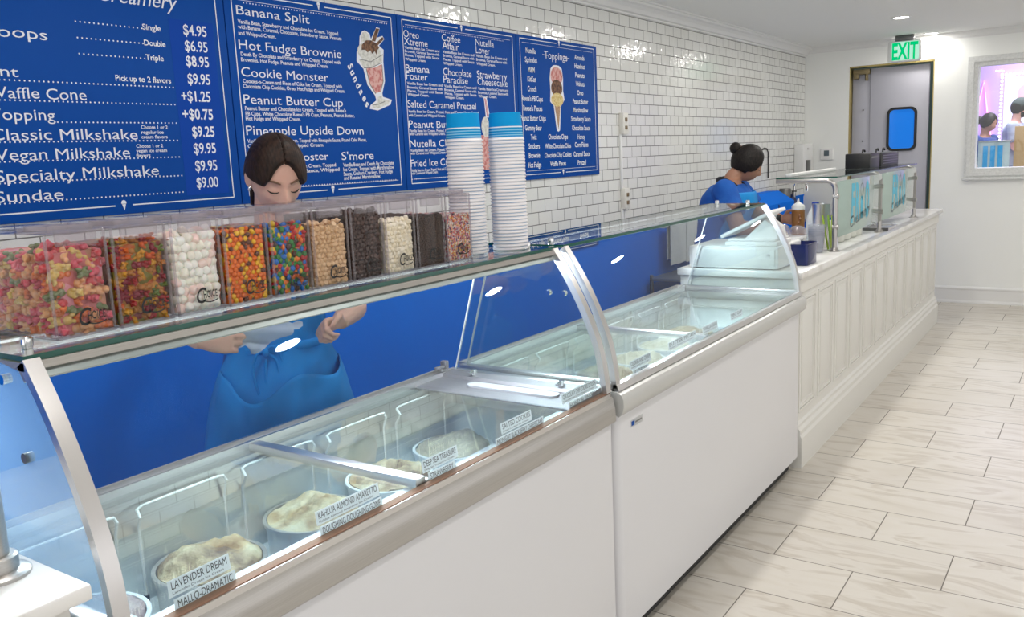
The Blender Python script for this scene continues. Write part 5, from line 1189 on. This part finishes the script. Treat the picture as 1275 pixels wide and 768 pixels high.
def torso(J, grow=0.0, upto='neck', k=(1, 1), low=0):
    """elliptical rings from hips to neck along a leaning spine"""
    F = Vector((cos(J['h']), sin(J['h']), 0)); R = Vector((sin(J['h']), -cos(J['h']), 0))
    pel, nk = Vector(J['pelvis']), Vector(J['neck'])
    prof = [(-.16, .155, .105, 0), (-.08, .178, .122, 0), (0, .180, .125, 0), (.15, .160, .112, .004), (.32, .140, .103, .006), (.50, .148, .108, .012), (.68, .158, .112, .030), (.80, .164, .108, .026), (.90, .150, .088, .010), (.955, .100, .066, 0), (1.0, .060, .058, 0), (1.03, .053, .055, 0)]
    out = []
    for t, hw, hd, fw in prof:
        if t < low or (upto == 'shirt' and t > .985): continue
        c = pel + (nk - pel) * t if t >= 0 else pel + Vector((0, 0, t * (nk.z - pel.z)))
        sway = F * (J.get('lean', 0) * sin(pi * max(0, t)))
        out.append(ering(c + sway, R, F, hw * k[0] + grow, hd * k[1] + grow, fwd=fw * k[1]))
    return out
def limb(b, pts, rs, n=14, sub=5):
    P = catmull([tuple(p) + (r,) for p, r in zip(pts, rs)], sub) if len(pts) > 2 else [tuple(p) + (r,) for p, r in zip(pts, rs)]
    b.tube([p[:3] for p in P], [p[3] for p in P], n); b.sph(pts[0], rs[0], 14, 10)
def limb_pts(a, m, c, r):
    a, m, c = Vector(a), Vector(m), Vector(c)
    ra, rm, rc = r
    return [a, a.lerp(m, .35), a.lerp(m, .8), m, m.lerp(c, .25), m.lerp(c, .65), c], [ra, ra * .96, rm * 1.08, rm, rm * 1.06, (rm + rc) * .52, rc]
def body(J, k=(1, 1), voxel=.005, sm=3, hands=True):
    b = MB(); F = Vector((cos(J['h']), sin(J['h']), 0)); R = Vector((sin(J['h']), -cos(J['h']), 0))
    b.loft(torso(J, 0, k=k))
    hc = Matrix(J['headm']); nk = Vector(J['neck']); top = hc @ Vector((0, -.022, -.055))
    limb(b, [nk - Vector((0, 0, .05)), nk.lerp(top, .3), nk.lerp(top, .8), top], [.060, .052, .050, .050])
    hb = head_mb(5)
    b.merge(hb.bm, hc); hb.bm.free()
    for s in (-1, 1):
        b.sph(hc @ Vector((s * .073, -.010, -.008)), (.009, .019, .031), 14, 10, mtx=hc.to_3x3().to_4x4() @ Matrix.Rotation(s * .35, 4, 'Z'))
    sc = J.get('arm', 1.0)
    for side in ('L', 'R'):
        a, m, c = J['sh' + side], J['el' + side], J['wr' + side]
        p, r = limb_pts(a, m, c, (.053 * sc, .042 * sc, .0265 * sc ** .5)); limb(b, p, r)
        hd = J['hand' + side]; hand(b, c, *hd[:3], **hd[3])
        hip = Vector(J['pelvis']) + R * (.085 * k[0] * (1 if side == 'R' else -1)) - Vector((0, 0, .04))
        kn = Vector(J['knee' + side]) if 'knee' + side in J else hip + Vector((0, 0, -hip.z * .46)) + F * .02
        an = Vector(J['ank' + side]) if 'ank' + side in J else Vector((kn.x, kn.y, J.get('floor', 0) + .09)) - F * .03
        p, r = limb_pts(hip, kn, an, (.092 * k[0], .060, .042)); limb(b, p, r)
        rings = [ering(an + F * u + Vector((0, 0, z)), R, Vector((0, 0, 1)), hw, hh, 16) for u, z, hw, hh in ((-.06, -.055, .022, .025), (-.045, -.05, .033, .038), (.0, -.045, .036, .044), (.06, -.058, .042, .030), (.12, -.068, .040, .020), (.155, -.074, .028, .012))]
        b.loft(rings)
    return remesh(b, voxel, sm)
def garment(J, k, grow, sleeve, low=-.10, voxel=.008, sm=4, neckcut=True, wr=.004, seed=0):
    """a T-shirt: the torso and upper arms a little larger, fused and wrinkled"""
    b = MB(); R_ = torso(J, grow, 'shirt', k, low); b.loft(R_)
    sc = J.get('arm', 1.0)
    for side in ('L', 'R'):
        a, m = Vector(J['sh' + side]), Vector(J['el' + side]); e = a.lerp(m, sleeve)
        b.tube([a.lerp(m, -.08), a, a.lerp(m, sleeve * .5), e], [.050 * sc + grow, .058 * sc + grow, .058 * sc + grow, (.056 * sc + grow) * 1.04], 18); b.sph(a, .057 * sc + grow, 16, 12)
    b = remesh(b, voxel, sm)
    b.bm.normal_update()
    for v in b.bm.verts:
        q = v.co; v.co = q + v.normal * (wr * (noise.noise((q.x * 9 + seed, q.y * 9, q.z * 16)) + .5 * noise.noise((q.x * 24, q.y * 24 + seed, q.z * 20))))
    return b
def trousers(J, k, grow=.012, voxel=.009):
    b = MB(); F = Vector((cos(J['h']), sin(J['h']), 0)); R = Vector((sin(J['h']), -cos(J['h']), 0))
    b.loft(torso(J, grow * .8, k=k)[:4])
    for s in (1, -1):
        hip = Vector(J['pelvis']) + R * (.085 * k[0] * s) - Vector((0, 0, .04)); kn = hip + Vector((0, 0, -hip.z * .46)) + F * .02; an = Vector((kn.x, kn.y, J.get('floor', 0) + .10)) - F * .03
        p, r = limb_pts(hip, kn, an, (.092 * k[0] + grow, .066 + grow, .055 + grow)); limb(b, p, r)
    return remesh(b, voxel, 3)
def shoes(J, k, m, root):
    F = Vector((cos(J['h']), sin(J['h']), 0)); R = Vector((sin(J['h']), -cos(J['h']), 0))
    for s in (1, -1):
        hip = Vector(J['pelvis']) + R * (.085 * k[0] * s) - Vector((0, 0, .04)); kn = hip + Vector((0, 0, -hip.z * .46)) + F * .02
        an = Vector((kn.x, kn.y, J.get('floor', 0) + .09)) - F * .03
        b = MB(); b.loft([ering(an + F * u + Vector((0, 0, z)), R, Vector((0, 0, 1)), hw, hh, 18) for u, z, hw, hh in ((-.072, -.05, .026, .034), (-.05, -.045, .040, .045), (.0, -.042, .043, .048), (.06, -.055, .048, .035), (.125, -.063, .046, .027), (.172, -.072, .030, .016))])
        obj('shoe', b, m, root)
def hair_m(nm, c1, c2): return noisy(nm, [(.35, c1), (.65, c2)], 6, .5, 6, bump=.3, bscale=14, dist=.003, sc3=(26, 4, 9), spec=.22)
def hair(hc, root, m, part=False, line=.60, bun=None, side=.10, thick=.013, low=-.62, tuck=False):
    def off(d):
        x, y, z = d
        s = max(z - (line - 1.25 * x * x) , side - y + .15 * z)
        s = min(s, z - low - (.62 * smooth01(-.55, -.12, y) if tuck else -.25 * max(0, y)))
        o = -.022 + (.022 + thick) * smooth01(-.07, .07, s)
        if part and z > .2 and y > -.55: o -= (.019) * gz(x - .02 * (1 - z), .011) * smooth01(.2, .5, z)
        o += .0006 * sin(70 * x + 12 * y) * (1 if s > 0 else 0)
        return o
    b = head_mb(6 if part else 5, off)
    for v in b.bm.verts: v.co = hc @ v.co
    return obj('hair', b, m, root, sharp=180)
def face_bits(hc, root, lipm, browm, closed=True):
    for s in (-1, 1):
        P = [hc @ head_pt(face_dir(s * x, z), .0012) for x, z in ((.017, -.006), (.022, -.0088), (.030, -.0105), (.038, -.0098), (.045, -.0065))]
        b = MB(); b.tube(P, [.0010, .0017, .0020, .0020, .0010], 8); obj('eyelash', b, M['lash'], root)
        P = [hc @ head_pt(face_dir(s * x, z), .0008) for x, z in ((.014, .018), (.024, .0225), (.034, .0245), (.043, .0225), (.051, .017))]
        b = MB(); b.tube(P, [.0018, .0030, .0030, .0024, .0010], 8); obj('eyebrow', b, browm, root)
    b = MB()
    for z, w, r in ((-.0635, .021, .0042), (-.0755, .018, .0050)):
        P = [hc @ head_pt(face_dir(w * u, z - .002 * u * u), -.0022) for u in (-1, -.6, -.2, .2, .6, 1)]
        b.tube(P, [r * .3, r * .8, r, r, r * .8, r * .3], 10)
    b = remesh(b, .0022, 2); obj('lips', b, lipm, root)
M['lash'] = mat('dark_lash', (.02, .012, .010), .6)
M['brow'] = mat('brown_brow', (.16, .085, .05), .8)
M['brow2'] = mat('black_brow', (.03, .02, .017), .8)
M['lip'] = mat('pink_lip', (.55, .20, .18), .4)
M['lip2'] = mat('brown_lip', (.33, .12, .09), .4)
M['hairbrown'] = hair_m('dark_brown_hair', (.009, .0045, .0035), (.034, .016, .010))
M['hairblack'] = hair_m('black_hair', (.006, .005, .005), (.020, .015, .013))
M['shirtblue'] = noisy('royal_blue_cotton', [(.3, (.008, .085, .40)), (.7, (.014, .12, .48))], 12, .85, 4, bump=.25, bscale=350)
M['shirtnavy'] = noisy('navy_cotton', [(.3, (.012, .035, .16)), (.7, (.018, .05, .21))], 12, .85, 4, bump=.25, bscale=350)
M['apron'] = noisy('bright_blue_apron', [(.3, (.001, .22, .66)), (.7, (.002, .27, .76))], 9, .75, 4, bump=.25, bscale=300)
M['apron2'] = noisy('sky_blue_apron', [(.3, (.004, .22, .62)), (.7, (.008, .28, .70))], 9, .75, 4, bump=.25, bscale=300)
M['denim'] = mat('dark_trousers', (.02, .022, .03), .85)
M['shoe'] = mat('black_shoe', (.02, .02, .02), .5)
M['glove'] = glass('thin_white_glove', (.9, .93, .97), .03, milk=.80, milkcol=(.72, .78, .90), rough=.3)

# the young woman behind the candy bins
H1 = radians(-22); F1v = Vector((cos(H1), sin(H1), 0)); R1 = Vector((sin(H1), -cos(H1), 0))
hm = frame(Vector((cos(H1 - .02) * cos(.50), sin(H1 - .02) * cos(.50), -sin(.50))), (0, 0, 1), (-2.000, 1.722, 1.532))
J1 = dict(h=H1, pelvis=(-2.065, 1.710, .90), neck=(-2.055, 1.740, 1.385), headm=hm, lean=.0,
          shL=(-1.990, 1.900, 1.335), shR=(-2.115, 1.590, 1.335), elL=(-1.985, 1.985, 1.105), elR=(-2.075, 1.385, 1.165), wrL=(-1.865, 1.800, 1.098), wrR=(-1.865, 1.315, 1.138),
          handL=((.02, -.98, -.05), (.55, -.1, -.55), (.5, 0, .85), dict(curl=(1.0, 1.15, 1.2, 1.25), tc=.8, s=.92)),
          handR=((.30, .93, -.16), (-.85, .2, -.15), (.1, .15, 1), dict(curl=(.30, .42, .5, .55), tc=.6, s=.92, spread=.02)), arm=.93)
K1 = (.93, .95)
w1 = thing('person', 'young woman with dark parted hair and blue apron, holding a white glove behind the candy', 'person', (-2.085, 1.665, 0))
obj('body', body(J1, K1, .0042, 3), M['skin'], w1, sharp=180)
hair(hm, w1, M['hairbrown'], part=True, line=.60, side=.05, thick=.013, tuck=True)
face_bits(hm, w1, M['lip'], M['brow'])
b = MB(); b.sph(hm @ Vector((0, -.108, -.045)), (.034, .030, .036), 20, 14); b.tube([hm @ Vector((0, -.115, -.05)), hm @ Vector((.01, -.14, -.10)), hm @ Vector((.012, -.145, -.18))], [.022, .020, .008], 12); obj('ponytail', remesh(b, .004, 2), M['hairbrown'], w1)
for i, (xx, zz) in enumerate(((.0745, -.040), (.0735, -.034))):
    b = MB(); c = hm @ Vector((xx, -.002 + i * .006, zz)); e1 = (hm.to_3x3() @ Vector((0, 1, 0))); e2 = (hm.to_3x3() @ Vector((0, 0, 1)))
    b.tube([c + e1 * .006 * cos(a) + e2 * .007 * sin(a) for a in (2 * pi * q / 16 for q in range(16))], .0011, 6, closed=True); obj('earring', b, M['chrome'], w1)
obj('shirt', garment(J1, K1, .012, .80, seed=3), M['shirtblue'], w1, sharp=180)
obj('trousers', trousers(J1, K1), M['denim'], w1, sharp=180); shoes(J1, K1, M['shoe'], w1)
def apron_pt(u, v, J, k, grow, flare, z0, z1, aw, wr=.006, seed=0):
    """apron wrapped round the front: u across -1..1, v from hem to bib"""
    F = Vector((cos(J['h']), sin(J['h']), 0)); R = Vector((sin(J['h']), -cos(J['h']), 0))
    pel, nk = Vector(J['pelvis']), Vector(J['neck']); z = z0 + (z1 - z0) * v
    t = (z - pel.z) / (nk.z - pel.z); c = pel + (nk - pel) * max(t, 0); c.z = z
    hw, hd = .178, .125
    tab = [(-.9, .178, .125), (0, .180, .126), (.15, .168, .118), (.32, .150, .110), (.5, .154, .118), (.68, .163, .142), (.8, .165, .130), (.95, .15, .10)]
    for (ta, a1, a2), (tb, b1, b2) in zip(tab, tab[1:]):
        if ta <= t <= tb: q = (t - ta) / (tb - ta); hw = a1 + (b1 - a1) * q; hd = a2 + (b2 - a2) * q
    fl = flare * max(0, .22 - t) * 1.0
    hw = hw * k[0] + grow + fl; hd = hd * k[1] + grow + fl * .6
    a = u * aw
    ang = pi / 2 - a
    w = wr * (sin(u * 9 + seed) * .6 + noise.noise((u * 3 + seed, v * 5, 0)) + .5 * noise.noise((u * 8, v * 7 + seed, 4))) * (1.2 - .7 * v)
    return c + R * ((hw + w) * cos(ang)) + F * ((hd + w) * sin(ang))
b = MB(); b.sheet(lambda u, v: apron_pt(u * 2 - 1, v, J1, K1, .022, .12, .42, 1.30, 1.35 - .55 * smooth01(.62, .85, v), wr=.011, seed=1), 60, 70, t=.003); ap = obj('apron', b, M['apron'], w1, sharp=180)
b = MB()
def pocket(u, v):
    U = u * 2 - 1; topz = .965 - .062 * gz(U - .40, .26) + .02 * U * U - .025 * gz(U + .42, .22); z = .56 + (topz - .56) * v
    vv = (z - .42) / .88; sag = .052 * smooth01(.35, 1, v) * (gz(U - .40, .3) + .6 * gz(U + .42, .25))
    return apron_pt(U * .97, vv, J1, K1, .028 + sag, .12, .42, 1.30, 1.30, wr=.011, seed=1)
b.sheet(pocket, 60, 30, t=.003); obj('pocket', b, M['apron'], ap, sharp=180)
b = MB(); wc = apron_pt(.34, .70, J1, K1, .034, .12, .42, 1.30, 1.3, seed=1)
def loc1(dr, df, dz): return wc + R1 * dr + F1v * df + Vector((0, 0, dz))
for P in ([loc1(0, 0, 0), loc1(-.03, .01, -.03), loc1(-.03, .012, -.10), loc1(-.01, .008, -.135), loc1(.006, .008, -.10), loc1(0, .004, -.02)], [loc1(0, 0, 0), loc1(.025, .01, .0), loc1(.04, .006, -.05), loc1(.03, .008, -.12)], [loc1(0, 0, 0), loc1(-.02, .012, .015), loc1(-.045, .008, -.02), loc1(-.05, .008, -.115)]):
    b.tube(catmull([tuple(p) for p in P], 5), .0042, 8)
b.sph(loc1(0, .004, 0), (.012, .010, .014), 12, 8)
obj('apron_tie', b, M['apron'], ap, sharp=60)
b = MB()
wz = 1.04; b.tube([apron_pt(-1.25 + 2.5 * i / 24, (wz - .42) / .88, J1, K1, .0255, 0, .42, 1.30, 1.25, wr=.002) for i in range(25)], .006, 8, flat=(2.2, (0, 0, 1))); obj('waist_band', b, M['apron'], ap, sharp=60)
GL = [(1.398, 1.16), (1.492, 1.157), (1.528, 1.159), (1.539, 1.151), (1.557, 1.145), (1.585, 1.136), (1.606, 1.128), (1.645, 1.127), (1.661, 1.12), (1.656, 1.11), (1.625, 1.108), (1.588, 1.115), (1.585, 1.102), (1.552, 1.097), (1.523, 1.09), (1.465, 1.07), (1.453, 1.074), (1.493, 1.099), (1.452, 1.105), (1.383, 1.091), (1.374, 1.097), (1.397, 1.111), (1.423, 1.122), (1.438, 1.139)]
b = MB()
t_ = bmesh.new(); f_ = t_.faces.new([t_.verts.new((-1.84, y, z)) for y, z in GL]); bmesh.ops.triangulate(t_, faces=[f_]); 
for _ in range(3): bmesh.ops.subdivide_edges(t_, edges=[e for e in t_.edges if e.calc_length() > .012], cuts=1, use_grid_fill=False); bmesh.ops.triangulate(t_, faces=list(t_.faces))
ex_ = bmesh.ops.extrude_face_region(t_, geom=list(t_.faces))
for v in [g_ for g_ in ex_['geom'] if isinstance(g_, bmesh.types.BMVert)]: v.co.x -= .004
for v in t_.verts: v.co.x += .012 * noise.noise((v.co.y * 11, v.co.z * 22, 2)) + .007 * sin(v.co.z * 130 + v.co.y * 25) + .02 * (v.co.y - 1.55) - .025 * smooth01(1.45, 1.36, v.co.y) - .02 * smooth01(1.58, 1.66, v.co.y)
b.merge(t_); t_.free()
tag(settle(obj('disposable_glove', b, M['glove'], sharp=60), (-1.84, 1.55, 1.06)), 'thin white disposable glove stretched between the young woman\'s hands', 'glove')

# the worker farther along, turned to the counter
H2 = radians(6); HH = radians(22); hm2 = frame(Vector((cos(HH) * cos(.45), sin(HH) * cos(.45), -sin(.45))), (0, 0, 1), (-1.955, 5.59, 1.447))
J2 = dict(h=H2, pelvis=(-2.09, 5.42, .88), neck=(-2.05, 5.52, 1.342), headm=hm2, lean=-.02, shL=(-2.06, 5.685, 1.283), shR=(-2.02, 5.345, 1.283), elL=(-1.93, 5.75, 1.10), elR=(-1.90, 5.27, 1.055), wrL=(-1.735, 5.625, 1.085), wrR=(-1.74, 5.40, 1.045),
          handL=((.95, -.2, .02), (.1, -.9, -.1), (.1, 0, 1), dict(curl=(.35, .4, .45, .5), tc=.5, s=.95)), handR=((.7, .65, -.25), (.2, .3, -.9), (-.5, .6, .3), dict(curl=(.5, .6, .6, .7), tc=.5, s=.97)), arm=1.12)
K2 = (1.12, 1.18)
w2 = thing('person', 'worker with black hair in a bun and blue shirt reaching for the brown bottle', 'person', (-2.09, 5.42, 0))
obj('body', body(J2, K2, .006, 3), M['skin2'], w2, sharp=180)
hair(hm2, w2, M['hairblack'], line=.58, side=.22, thick=.016, low=-.55)
face_bits(hm2, w2, M['lip2'], M['brow2'])
b = MB(); c_ = hm2 @ Vector((0, -.112, .058)); b.sph(c_, (.038, .034, .040), 20, 14); obj('hair_bun', b, M['hairblack'], w2)
b = MB(); b.tube([c_ + hm2.to_3x3() @ Vector((.026 * cos(a), .030, .026 * sin(a))) for a in (2 * pi * q / 20 for q in range(20))], .006, 8, closed=True); obj('hair_tie', b, mat('brown_hair_tie', (.20, .09, .05), .7), w2)
obj('shirt', garment(J2, K2, .014, .66, seed=8), M['shirtblue'], w2, sharp=180)
obj('trousers', trousers(J2, K2), M['denim'], w2, sharp=180); shoes(J2, K2, M['shoe'], w2)
b = MB(); b.sheet(lambda u, v: apron_pt(u * 2 - 1, v, J2, K2, .026, .15, .45, 1.27, 1.35 - .45 * smooth01(.7, .95, v), seed=5), 50, 60, t=.003); ap2 = obj('apron', b, M['apron2'], w2, sharp=180)
b = MB(); nk2 = Vector(J2['neck']); F2v = Vector((cos(H2), sin(H2), 0)); R2 = Vector((sin(H2), -cos(H2), 0))
b.tube(catmull([tuple(nk2 + R2 * x + F2v * f + Vector((0, 0, z))) for x, f, z in ((.085, .125, -.12), (.095, .06, -.03), (.075, -.03, .015), (0, -.082, .005), (-.075, -.03, .015), (-.095, .06, -.03), (-.085, .125, -.12))], 6), .0075, 8, flat=(2.0, (0, 0, 1))); obj('neck_strap', b, M['rubber'], ap2, sharp=60)
wl = Vector(J2['wrL']); dl = Vector((.95, -.2, .02)).normalized()
b = MB(); b.tube([wl - dl * .030, wl - dl * .004], .0315, 20); obj('wrist_band', b, M['rubber'], w2)
b = MB(); b.tube([wl - dl * .062, wl - dl * .034], .0325, 20); obj('wrist_cuff', b, mat('grey_cuff', (.5, .52, .52), .6), w2)
b = MB(); wr_ = Vector(J2['wrR']); d_ = Vector((.7, .65, -.25)).normalized()
hand(b, wr_, (.7, .65, -.25), (.2, .3, -.9), (-.5, .6, .3), curl=(.5, .6, .6, .7), tc=.5, s=1.10); b.tube([wr_ - d_ * .05, wr_ + d_ * .01], [.036, .032], 16)
obj('work_glove', remesh(b, .005, 3), mat('pale_glove', (.72, .66, .64), .6), w2, sharp=180)

# ------------------------------------------------------------------ people and fittings in the neighbouring shop
def bystander(name_label, loc, h, shirt, hairm, skin, cap=None, pony=False, floor=.15, pitch=.25, arms='down', scale=1.0, yaw=0.0):
    x, y = loc; F = Vector((cos(h), sin(h), 0)); R = Vector((sin(h), -cos(h), 0)); top = floor + 1.42 * scale
    P = lambda r, f, z: Vector((x, y, floor)) + R * r + F * f + Vector((0, 0, z * scale))
    hmx = frame(Vector((cos(h + yaw) * cos(pitch), sin(h + yaw) * cos(pitch), -sin(pitch))), (0, 0, 1), P(0, .045, 1.57))
    J = dict(h=h, pelvis=P(0, -.02, .92), neck=P(0, 0, 1.41), headm=hmx, floor=floor, shL=P(-.175, 0, 1.35), shR=P(.175, 0, 1.35))
    if arms == 'down': J.update(elL=P(-.23, -.02, 1.08), elR=P(.23, -.02, 1.08), wrL=P(-.22, .12, .90), wrR=P(.22, .12, .90)); hd = (F * .5 - Vector((0, 0, .8)))
    else: J.update(elL=P(-.23, .05, 1.10), elR=P(.23, .05, 1.10), wrL=P(-.12, .27, 1.24), wrR=P(.12, .27, 1.22)); hd = (F * .6 + Vector((0, 0, .6)))
    J['handL'] = (hd, R, F, dict(curl=(.4, .5, .5, .6))); J['handR'] = (hd, -R, F, dict(curl=(.4, .5, .5, .6)))
    t = thing('person', name_label, 'person', (x, y, floor)); k = (1.02, 1.02)
    obj('body', body(J, k, .010, 2), skin, t, sharp=180); hair(hmx, t, hairm, line=.55, side=.15)
    obj('shirt', garment(J, k, .016, .75, voxel=.012), shirt, t, sharp=180); obj('trousers', trousers(J, k, voxel=.014), M['denim'], t, sharp=180)
    if pony:
        b = MB(); b.sph(hmx @ Vector((0, -.125, .0)), (.045, .04, .05), 14, 10); b.tube([hmx @ Vector((0, -.13, 0)), hmx @ Vector((0, -.17, -.08)), hmx @ Vector((0, -.16, -.18))], [.035, .03, .012], 10); obj('ponytail', b, hairm, t)
    if cap:
        b = MB(); cb = head_mb(4, lambda d: -.03 + .046 * smooth01(-.05, .05, d.z - .22 + .12 * d.y)); b.merge(cb.bm, hmx); cb.bm.free()
        b.sheet(lambda u, v: hmx @ Vector(((u - .5) * .15 * (1 - .35 * v * v), .075 + .085 * v * (1 - .8 * (u - .5) ** 2), .043 - .012 * v - .10 * (u - .5) ** 2)), 10, 6, t=.004); obj('cap', b, cap, t)
        b = MB(); bb = head_mb(4, lambda d: -.02 + .027 * smooth01(.0, .2, min(-.28 - d.z, d.y - .05))); b.merge(bb.bm, hmx); bb.bm.free(); obj('beard', b, hairm, t)
    return t
bystander('dark haired woman in a navy top standing in the neighbouring shop', (-1.35, 12.6), radians(-25), M['shirtnavy'], M['hairblack'], M['skin2'], pony=True, floor=.15, pitch=.3)
bystander('bearded man in a dark cap and grey T-shirt in the neighbouring shop', (-1.0, 12.35), radians(-5), mat('grey_cotton', (.34, .38, .46), .85), M['hairblack'], M['skin'], cap=mat('dark_green_cap', (.03, .045, .04), .8), floor=.30, arms='up', pitch=.1)
t = thing('platform', 'low service platform in the neighbouring shop', 'platform', (-1.1, 12.5, .15)); b = MB(); b.box(-1.16, -.3, 12.0, 13.0, .15, .30, .01); obj('deck', b, M['white'], t)
t = thing('neighbour_counter', 'white counter with blue glass front in the neighbouring shop', 'counter', (-1.15, 11.8, .15))
b = MB(); b.box(-1.7, -.75, 11.6, 12.05, .15, 1.10, .01); obj('carcass', b, M['white'], t)
b = MB(); b.box(-1.30, -.98, 11.56, 11.568, 1.12, 1.49); pn = obj('glass_front', b, M['frost'], t)
b = MB()
for k in range(3): b.box(-1.25 + .075 * k, -1.20 + .075 * k, 11.553, 11.556, 1.17, 1.44)
obj('blue_lettering', b, mat('deep_cyan', (.02, .30, .55), .5), pn)
b = MB(); b.tube([(-1.33, 11.57, 1.10), (-1.33, 11.57, 1.44), (-1.35, 11.57, 1.47), (-1.5, 11.57, 1.47)], .012, 8); b.box(-1.30, -.98, 11.55, 11.75, 1.49, 1.50); obj('guard_frame', b, M['alum'], t)
t = thing('cardboard_box', 'tan box beside the man in the neighbouring shop', 'box', (-.82, 11.8, 1.10)); b = MB(); b.box(-.95, -.72, 11.7, 11.95, 1.101, 1.65, .004); obj('box', b, mat('tan_card', (.45, .30, .13), .8), t)
M['led'] = emit('white_led', (.92, .95, 1.0), 5.0); M['pinkled'] = emit('pink_neon', (1.0, .25, .55), 4.0); M['poster'] = mat('pale_poster', (.70, .78, .86), .6)
t = thing('bulb_framed_poster', 'pale poster framed with white bulbs on the lilac wall', 'poster', (-1.0, YN, 1.3))
b = MB(); b.box(-1.42, -.3, YN - .03, YN, 1.25, 2.42); obj('poster_sheet', b, M['poster'], t)
b = MB()
for k in range(22): b.sph((-1.46 + k * .055, YN - .04, 2.46), .016, 8, 6)
for k in range(22): b.sph((-1.46, YN - .04, 2.42 - k * .055), .016, 8, 6)
obj('bulbs', b, M['led'], t)
b = MB(); b.lathe([(0, 0), (.17, 0), (.17, .004), (0, .004)], (-1.08, YN - .034, 2.15), 28, mtx=Matrix.Rotation(pi / 2, 4, 'X')); obj('round_print', b, mat('red_white_print', (.72, .40, .36), .6), t)
t = thing('neon_sign', 'pink neon triangle on the wall of the neighbouring shop', 'neon sign', (-1.75, YN, 1.5))
b = MB(); b.tube([(-1.86, YN - .03, 1.5), (-1.70, YN - .03, 2.38), (-1.58, YN - .03, 1.5)], .022, 8); obj('neon_tube', b, M['pinkled'], t)
t = thing('strip_light', 'white and pink strip light across the top of the neighbouring shop', 'strip light', (-1.2, 12.6, 2.66))
b = MB(); b.box(-1.75, -.4, 12.6, 12.64, 2.64, 2.69, .004); obj('tube', b, M['led'], t)
b = MB(); b.box(-1.62, -1.45, 12.594, 12.6, 2.64, 2.69); obj('pink_end', b, M['pinkled'], t)
b = MB(); b.cyl((-1.6, 12.62, 2.69), (-1.6, 12.62, 3.2), .008); b.cyl((-.5, 12.62, 2.69), (-.5, 12.62, 3.2), .008); obj('hanger', b, M['alum'], t)
for nm, p, e, c in (('neighbour_added_fill', (-1.0, 12.3, 3.1), 90, (.92, .86, 1.0)), ('neighbour_added_fill', (-1.0, 14.6, 3.1), 70, (.85, .72, 1.0)), ('neighbour_added_fill', (-.8, 10.4, 3.1), 40, (.9, .9, 1.0))):  # area lights added without fixtures to brighten the neighbouring shop
    ld = bpy.data.lights.new(nm, 'AREA'); ld.size = 1.0; ld.energy = e; ld.color = c; lo = bpy.data.objects.new(nm, ld); COL.objects.link(lo); lo.location = p
bpy.context.view_layer.update()
